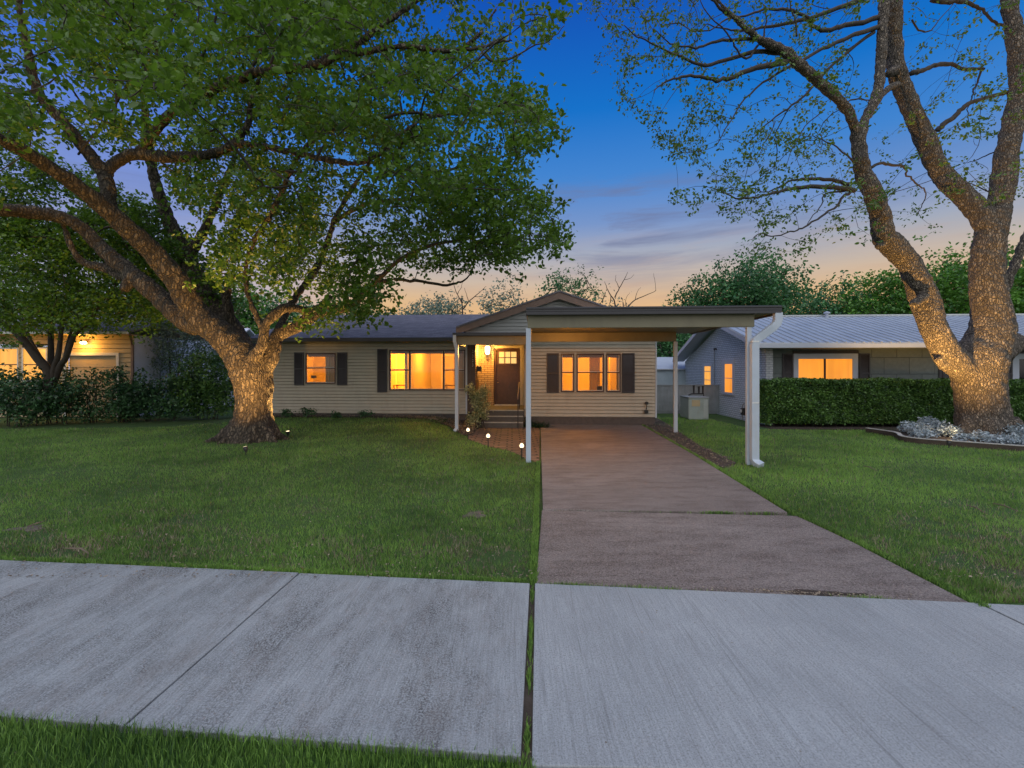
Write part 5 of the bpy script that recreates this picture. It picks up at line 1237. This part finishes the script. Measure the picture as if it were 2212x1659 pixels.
# ------------------------------------------------------------------ right neighbour
NF = Frame(9.33, 16.85, TH)
nh = empty('neighbour_house', (NF.ox, NF.oy, 0), -NF.th, 'grey neighbour house with ribbed metal roof and brick gable side', 'house')
nd = 9.2; ne = 2.95; ny = 4.1; nrz = 4.42
yc = .45                                  # the front sits a little behind the brick corner
def nwin_side(ua, ub, vt, vb, ga, gb, gt, gb2, rails, lit):
    y0, zt = NF.Q(ub, vt, 0); y1, zb = NF.Q(ua, vb, 0); zb = NF.Q(ub, vb, 0)[1]
    gy0, gzt = NF.Q(gb, gt, 0); gy1, _ = NF.Q(ga, gt, 0); gzb = NF.Q(gb, gb2, 0)[1]
    m = MB(); m.box(-.05, y0, zb, -.004, gy0, zt).box(-.05, gy1, zb, -.004, y1, zt).box(-.05, gy0, gzt, -.004, gy1, zt).box(-.06, gy0, zb, -.004, gy1, gzb)
    w = m.build('window', M['nframe'], nh, bev=.005)
    MB().box(-.022, gy0, gzb, -.012, gy1, gzt).build('pane', M[lit], w)
    for f_ in rails: z = gzb+(gzt-gzb)*f_; MB().box(-.036, gy0, z-.015, -.023, gy1, z+.015).build('sash_rail', M['nframe'], w)
    return (y0, y1, zb, zt)
nwin_side(1560.7, 1588, 775, 854.7, 1567, 1584, 786, 848.5, (.5,), 'lit')
nwin_side(1518.6, 1540.5, 784.5, 850, 1522.8, 1537.2, 791, 848, (.47, .8), 'lit_pale')
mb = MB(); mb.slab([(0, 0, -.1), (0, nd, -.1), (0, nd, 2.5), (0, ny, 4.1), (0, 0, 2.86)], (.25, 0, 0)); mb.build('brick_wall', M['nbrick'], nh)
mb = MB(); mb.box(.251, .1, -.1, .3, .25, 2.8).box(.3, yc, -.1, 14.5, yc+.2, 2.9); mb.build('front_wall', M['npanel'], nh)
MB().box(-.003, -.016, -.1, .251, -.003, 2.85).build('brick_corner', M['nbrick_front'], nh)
MB().box(-.03, -.03, 1.05, .02, .25, 1.12).build('brick_sill', M['nframe'], nh)
# metal roof
ov = .55; rr_ = MB(); x0 = -.62; x1 = 14.8
def nroofz(y): return ne+(nrz-ne)*(y+ov)/(ny+ov) if y <= ny else nrz-(nrz-2.62)*(y-ny)/(nd+.3-ny)
rr_.slab([(x0, -ov, ne), (x1, -ov, ne), (x1, ny, nrz), (x0, ny, nrz)], (0, 0, .03)); rr_.slab([(x0, ny, nrz), (x1, ny, nrz), (x1, nd+.3, 2.62), (x0, nd+.3, 2.62)], (0, 0, .03))
rr_.build('roof', M['metalroof'], nh)
ribs = MB(); k = 0; x = x0+.05
while x < x1:
    ribs.slab([(x-.022, -ov-.01, ne+.031), (x+.022, -ov-.01, ne+.031), (x+.022, ny, nrz+.031), (x-.022, ny, nrz+.031)], (0, 0, .03)); x += .305
ribs.box(x0, ny-.12, nrz+.01, x1, ny+.12, nrz+.075); ribs.build('roof_ribs', M['metalroof'], nh)
MB().box(x0+.02, -ov-.03, ne-.15, x1, -ov-.003, ne+.0).build('fascia', M['nframe'], nh, bev=.004)
MB().box(x0+.3, -ov, ne-.16, x1, yc, ne-.13).build('soffit', M['fence_grey'], nh)
rk = MB(); rk.slab([(x0, -ov, ne-.16), (x0, ny, nrz-.16), (x0, ny, nrz), (x0, -ov, ne)], (.03, 0, 0)); rk.slab([(x0, ny, nrz-.16), (x0, nd+.3, 2.46), (x0, nd+.3, 2.62), (x0, ny, nrz)], (.03, 0, 0))
rk.slab([(x0+.03, -ov+.1, ne-.12), (x0+.03, ny, nrz-.12), (-.0, ny, nrz-.12), (-.0, -ov+.1, ne-.12)], (0, 0, .02)); rk.slab([(x0+.03, ny, nrz-.12), (x0+.03, nd+.2, 2.5), (0, nd+.2, 2.5), (0, ny, nrz-.12)], (0, 0, .02))
rk.build('rake_trim', M['nframe'], nh)
MB().slab([(-.025, .0, 2.74), (-.025, ny, 4.02), (-.025, ny, 4.12), (-.025, .0, 2.84)], (.02, 0, 0)).build('frieze_board', M['nframe'], nh)
def nwin(ua, ub, vt, ga, mid, gb, gt, mat, sh, vb=850, gvb=842):
    xa, zt = NF.P(ua, vt, yc); xb2, zb = NF.P(ub, vb, yc); g0, gz_ = NF.P(ga, gt, yc); g1 = NF.X(gb, yc); gzb = NF.Z(ga, gvb, yc)
    m = MB(); m.box(xa, yc-.05, zb, g0, yc-.003, zt).box(g1, yc-.05, zb, xb2, yc-.003, zt).box(g0, yc-.05, gz_, g1, yc-.003, zt).box(g0, yc-.06, zb, g1, yc-.003, gzb)
    w = m.build('window', M['nframe'], nh, bev=.005)
    MB().box(g0, yc-.02, gzb, g1, yc-.01, gz_).build('pane', M[mat], w)
    if mid: xm = NF.X(mid, yc); MB().box(xm-.035, yc-.045, gzb, xm+.035, yc-.021, gz_).build('mullion', M['frame_dark'], w)
    for a, b in sh: shutter(nh, NF, yc+.02, a, b, 764, vb)
    MB().box(xa-.02, yc-.06, zt+.002, xb2+.02, yc-.003, zt+.11).build('header', M['shutter'], nh)
nwin(1713, 1851.5, 764, 1723.5, 1780.5, 1840, 775.5, 'lit', ((1688.5, 1711.5), (1854, 1877.5)))
nwin(2185, 2330, 764, 2199, 2262, 2316, 775.5, 'dark_glass', ((2166, 2184),))
ed = MB(); ex0, ezt = NF.P(2027, 764, yc); ex1 = NF.X(2100, yc); ed.box(ex0, yc-.04, .2, ex1, yc-.003, ezt)
for k in range(5): ed.box(ex0+.12, yc-.055, .4+k*.42, ex1-.1, yc-.041, .42+k*.42+.3)
ed.build('front_door', M['shutter'], nh, bev=.006)
rv = at(1785, 681, NF.oy+ny); pv = MB()
lxv = NF.X(1786, ny-.3); pv.lathe(lxv, ny-.3, [(.07, nrz-.1), (.07, nrz+.1), (.13, nrz+.11), (.13, nrz+.16), (.04, nrz+.2)], 12); pv.build('roof_vent', M['nframe'], nh)
# electric mast on the brick side
y_, z_ = NF.Q(1543, 755, -.08); m = empty('service_mast', NF.world(-.08, y_)+(0,), 0, 'thin metal service mast on the brick side wall', 'conduit')
MB().tube([(0, 0, .1), (0, 0, z_-.05)], .022, 8).build('pipe', M['fence_grey'], m); MB().tube([(0, 0, z_-.05), (.0, 0, z_+.03), (.06, -.05, z_+.03), (.14, -.1, z_-.06)], [.03, .045, .045, .05], 8).build('weather_head', M['iron'], m)
y_, z_ = NF.Q(1609, 890, -.12); gm = empty('gas_meter', NF.world(-.14, y_)+(0,), 0, 'small dark gas meter at the brick wall behind the carport post', 'meter')
MB().box(-.12, -.12, .22, .1, .1, .5).build('body', M['iron'], gm, bev=.03); MB().tube([(.0, .15, 0), (.0, .15, .62), (.0, -.0, .68), (0, -.02, .5)], .02, 6).build('pipe', M['fence_grey'], gm); MB().tube([(-.13, 0, .38), (-.15, 0, .38)], .07, 12).build('dial', M['trim_white'], gm)
# utility cabinet
cx_, cy_ = gnd(1488, 905); ub = empty('utility_cabinet', (cx_, cy_, 0), -TH, 'weathered grey green metal cabinet beside the brick wall', 'utility cabinet')
MB().box(.002, 0, -.03, .80, 1.1, .86).build('body', M['util'], ub, bev=.012); MB().box(-.012, .02, .02, -.0, 1.08, .84).build('side_panel', M['util2'], ub, bev=.004); MB().box(-.03, -.03, .862, .83, 1.13, .90).build('lid', M['fence_grey'], ub, bev=.008)
MB().box(.12, -.014, .52, .45, -.002, .78).build('label_plate', M['left_siding'], ub); MB().box(.60, -.012, .05, .76, -.002, .8).build('vent_panel', M['util2'], ub)
v2 = empty('pipe_assembly', (cx_+.62, cy_+.75, .90), 0, 'dark valves and pipes standing on the utility cabinet', 'pipes')
MB().tube([(-.35, 0, .04), (-.2, 0, .1), (.3, 0, .1), (.3, 0, .0)], .03, 8).build('pipe', M['iron'], v2)
for k, h_ in ((-.12, .45), (.1, .4), (.27, .42)): MB().tube([(k, 0, .08), (k, 0, h_)], [.03, .045], 8).tube([(k-.05, 0, h_), (k+.05, 0, h_)], .018, 6).build('valve', M['iron'], v2)
# shed and fence in the gap
sh = empty('shed', (*gnd(1448, 876)[:2], 0), 0, 'pale metal shed behind the grey fence between the houses', 'shed'); sy = gnd(1448, 876)[1]
W_ = 150/F*sy/2; zs_ = lambda v: H+(CV-v)/F*sy
m = MB(); m.box(-W_, 0, 0, W_, 3, zs_(798))
for k in range(16): x = -W_+k*W_*2/15; m.box(x-.012, -.015, .1, x+.012, -.0, zs_(798))
m.build('wall', M['shed'], sh); MB().slab([(-W_-.1, -.12, zs_(799)), (W_+.1, -.12, zs_(799)), (W_+.1, 1.5, zs_(799)+.72), (-W_-.1, 1.5, zs_(799)+.72)], (0, 0, .05)).slab([(-W_-.1, 1.5, zs_(799)+.72), (W_+.1, 1.5, zs_(799)+.72), (W_+.1, 3.1, zs_(799)), (-W_-.1, 3.1, zs_(799))], (0, 0, .05)).build('roof', M['metalroof'], sh)
fy = gnd(1448, 893)[1]; fx0 = (1412-CU)/F*fy; fn = empty('fence', (fx0, fy, 0), -TH, 'low grey board fence between the two houses', 'fence'); ft = H-(831-CV)/F*fy
m = MB()
for k in range(24): m.box(k*.14, 0, .0, k*.14+.132, .02, ft-.04+.01*(k % 3))
m.build('boards', M['fence_grey'], fn); MB().box(0, -.03, ft-.04, 3.4, .05, ft).box(0, -.02, .12, 3.4, -.001, .2).build('rail', M['fence_grey'], fn)

# ------------------------------------------------------------------ left neighbour
LY = 19.6
lh = empty('neighbour_house', (at(290, 800, LY)[0], LY, 0), 0, 'tan sided neighbour house lit by a porch lamp at the left', 'house')
lx = lambda u: (u-290)/F*LY
lzf = lambda v: H+(CV-v)/F*LY
mb = MB(); hl = (lx(-4), lx(42), lzf(824), lzf(751)); hm = (lx(49), lx(104), lzf(824), lzf(751)); hg = (lx(147), lx(253), .0, lzf(768))
clap(mb, lx(-420), 0, 0, lzf(724), 0, (hl, hm, hg), step=.19, lip=.03); mb.build('wall', M['left_siding'], lh)
MB().box(-.15, .01, 0, -.001, 9, lzf(724)).build('side_wall', M['grey_wall'], lh)
mb = MB(); mb.slab([(lx(-440), -.7, lzf(722)), (.35, -.7, lzf(722)), (.35, 4.2, lzf(722)+1.35), (lx(-440), 4.2, lzf(722)+1.35)], (0, 0, .08)); mb.slab([(lx(-440), 4.2, lzf(722)+1.35), (.35, 4.2, lzf(722)+1.35), (.35, 9, lzf(722)), (lx(-440), 9, lzf(722))], (0, 0, .08)); mb.build('roof', M['shingle'], lh)
MB().box(lx(-440), -.76, lzf(724), .35, -.702, lzf(719)).build('fascia', M['trim_white'], lh)
MB().box(lx(-440), -.7, lzf(724)-.02, .3, -.03, lzf(724)).build('soffit', M['left_siding'], lh)
for (a, b, c, d_), mt in ((hl, 'lit_pale'), (hm, 'lit_pale')):
    t = .06; m = MB(); m.box(a, -.05, c, a+t, .04, d_).box(b-t, -.05, c, b, .04, d_).box(a+t, -.05, c, b-t, .04, c+t).box(a+t, -.05, d_-t, b-t, .04, d_)
    w = m.build('window', M['trim_white'], lh, bev=.005); MB().box(a+t, .0, c+t, b-t, .01, d_-t).build('pane', M['lit_pale'], w); MB().box(a+t, -.02, (c+d_)/2-.02, b-t, -.001, (c+d_)/2+.02).build('sash_rail', M['frame_dark'], w)
a, b, c, d_ = hg; t = .12; m = MB(); m.box(a-t, -.06, 0, a, .02, d_+t).box(b, -.06, 0, b+t, .02, d_+t).box(a, -.06, d_, b, .02, d_+t); m.build('garage_trim', M['trim_white'], lh, bev=.006)
m = MB()
for k in range(5): m.box(a, .06, k*(d_/5)+.01, b, .1, (k+1)*(d_/5)-.01)
m.box(a, .1, 0, b, .12, d_); m.build('garage_door', M['left_siding'], lh, bev=.01)
m = MB(); m.tube([(.3, -.6, lzf(722)), (.05, -.2, lzf(722)-.25), (-.02, -.07, lzf(722)-.45)], 1, 4, square=(.045, .035)).tube([(-.02, -.07, lzf(722)-.45), (-.02, -.07, .2)], 1, 4, square=(.045, .035)); m.build('downspout', M['rake_brown'], lh)
plx, plz = lx(189), lzf(741)
pl = empty('wall_light', (lh.location.x+plx, LY-.06, plz), 0, 'small glowing lamp above the left neighbour garage panel', 'wall light')
MB().tube([(0, .05, .05), (0, -.08, .05)], .06, 12).build('base', M['brass'], pl); MB().lathe(0, -.13, [(.03, -.07), (.09, -.05), (.12, .0), (.09, .05), (.03, .06)], 14).build('glass', M['bulb'], pl, smooth=True)
lamp('neighbour_wall_light', 'POINT', (lh.location.x+plx, LY-.38, plz-.05), 60, (1, .46, .06), .08)
lamp('neighbour_window_spill', 'POINT', (lh.location.x+lx(75), LY-.5, 2.9), 8, (1, .5, .12), .15)
# grey wall and roof seen through the airy shrub
ob = empty('outbuilding', (at(300, 800, 25)[0], 25, 0), 0, 'pale lavender grey outbuilding behind the airy shrub', 'outbuilding')
MB().box(0, 0, 0, 4.6, 4, 3.1).build('wall', M['grey_wall'], ob); MB().slab([(-.3, -.4, 3.1), (4.9, -.4, 3.1), (4.9, 2, 4.4), (-.3, 2, 4.4)], (0, 0, .08)).slab([(-.3, 2, 4.4), (4.9, 2, 4.4), (4.9, 4.4, 3.1), (-.3, 4.4, 3.1)], (0, 0, .08)).build('roof', M['grey_wall'], ob)

# fallen twigs on the lawn
for k, (ua, va, ub_, vb_, lb) in enumerate(((60, 1140, 90, 1133, 'thin fallen twig on the lawn near the left frame edge'), (140, 1188, 192, 1200, 'bent pale twig just above the sidewalk at the left'), (1865, 1008, 1895, 1020, 'fallen twig on the right lawn left of the bed'), (2090, 1094, 2130, 1112, 'brown twig on the right lawn near the sidewalk'), (2145, 1090, 2200, 1108, 'long brown twig near the right frame edge'), (1060, 1252, 1105, 1262, 'small stick lying at the sidewalk edge'))):
    if k == 5: continue
    a = gnd(ua, va); b = gnd(ub_, vb_); m = MB(); mid = ((a[0]+b[0])/2+.02, (a[1]+b[1])/2+.03, .035)
    m.tube([(a[0]-a[0], 0, .02), (mid[0]-a[0], mid[1]-a[1], .035), (b[0]-a[0], b[1]-a[1], .02)], [.006, .009, .004], 6)
    m.tube([(mid[0]-a[0], mid[1]-a[1], .035), (mid[0]-a[0]+.05, mid[1]-a[1]+.05, .05)], [.005, .003], 5)
    o = m.build('fallen_twig', M['twig']); o.location = (a[0], a[1], 0); tag(o, lb, 'twig', 'fallen twigs on the lawns')
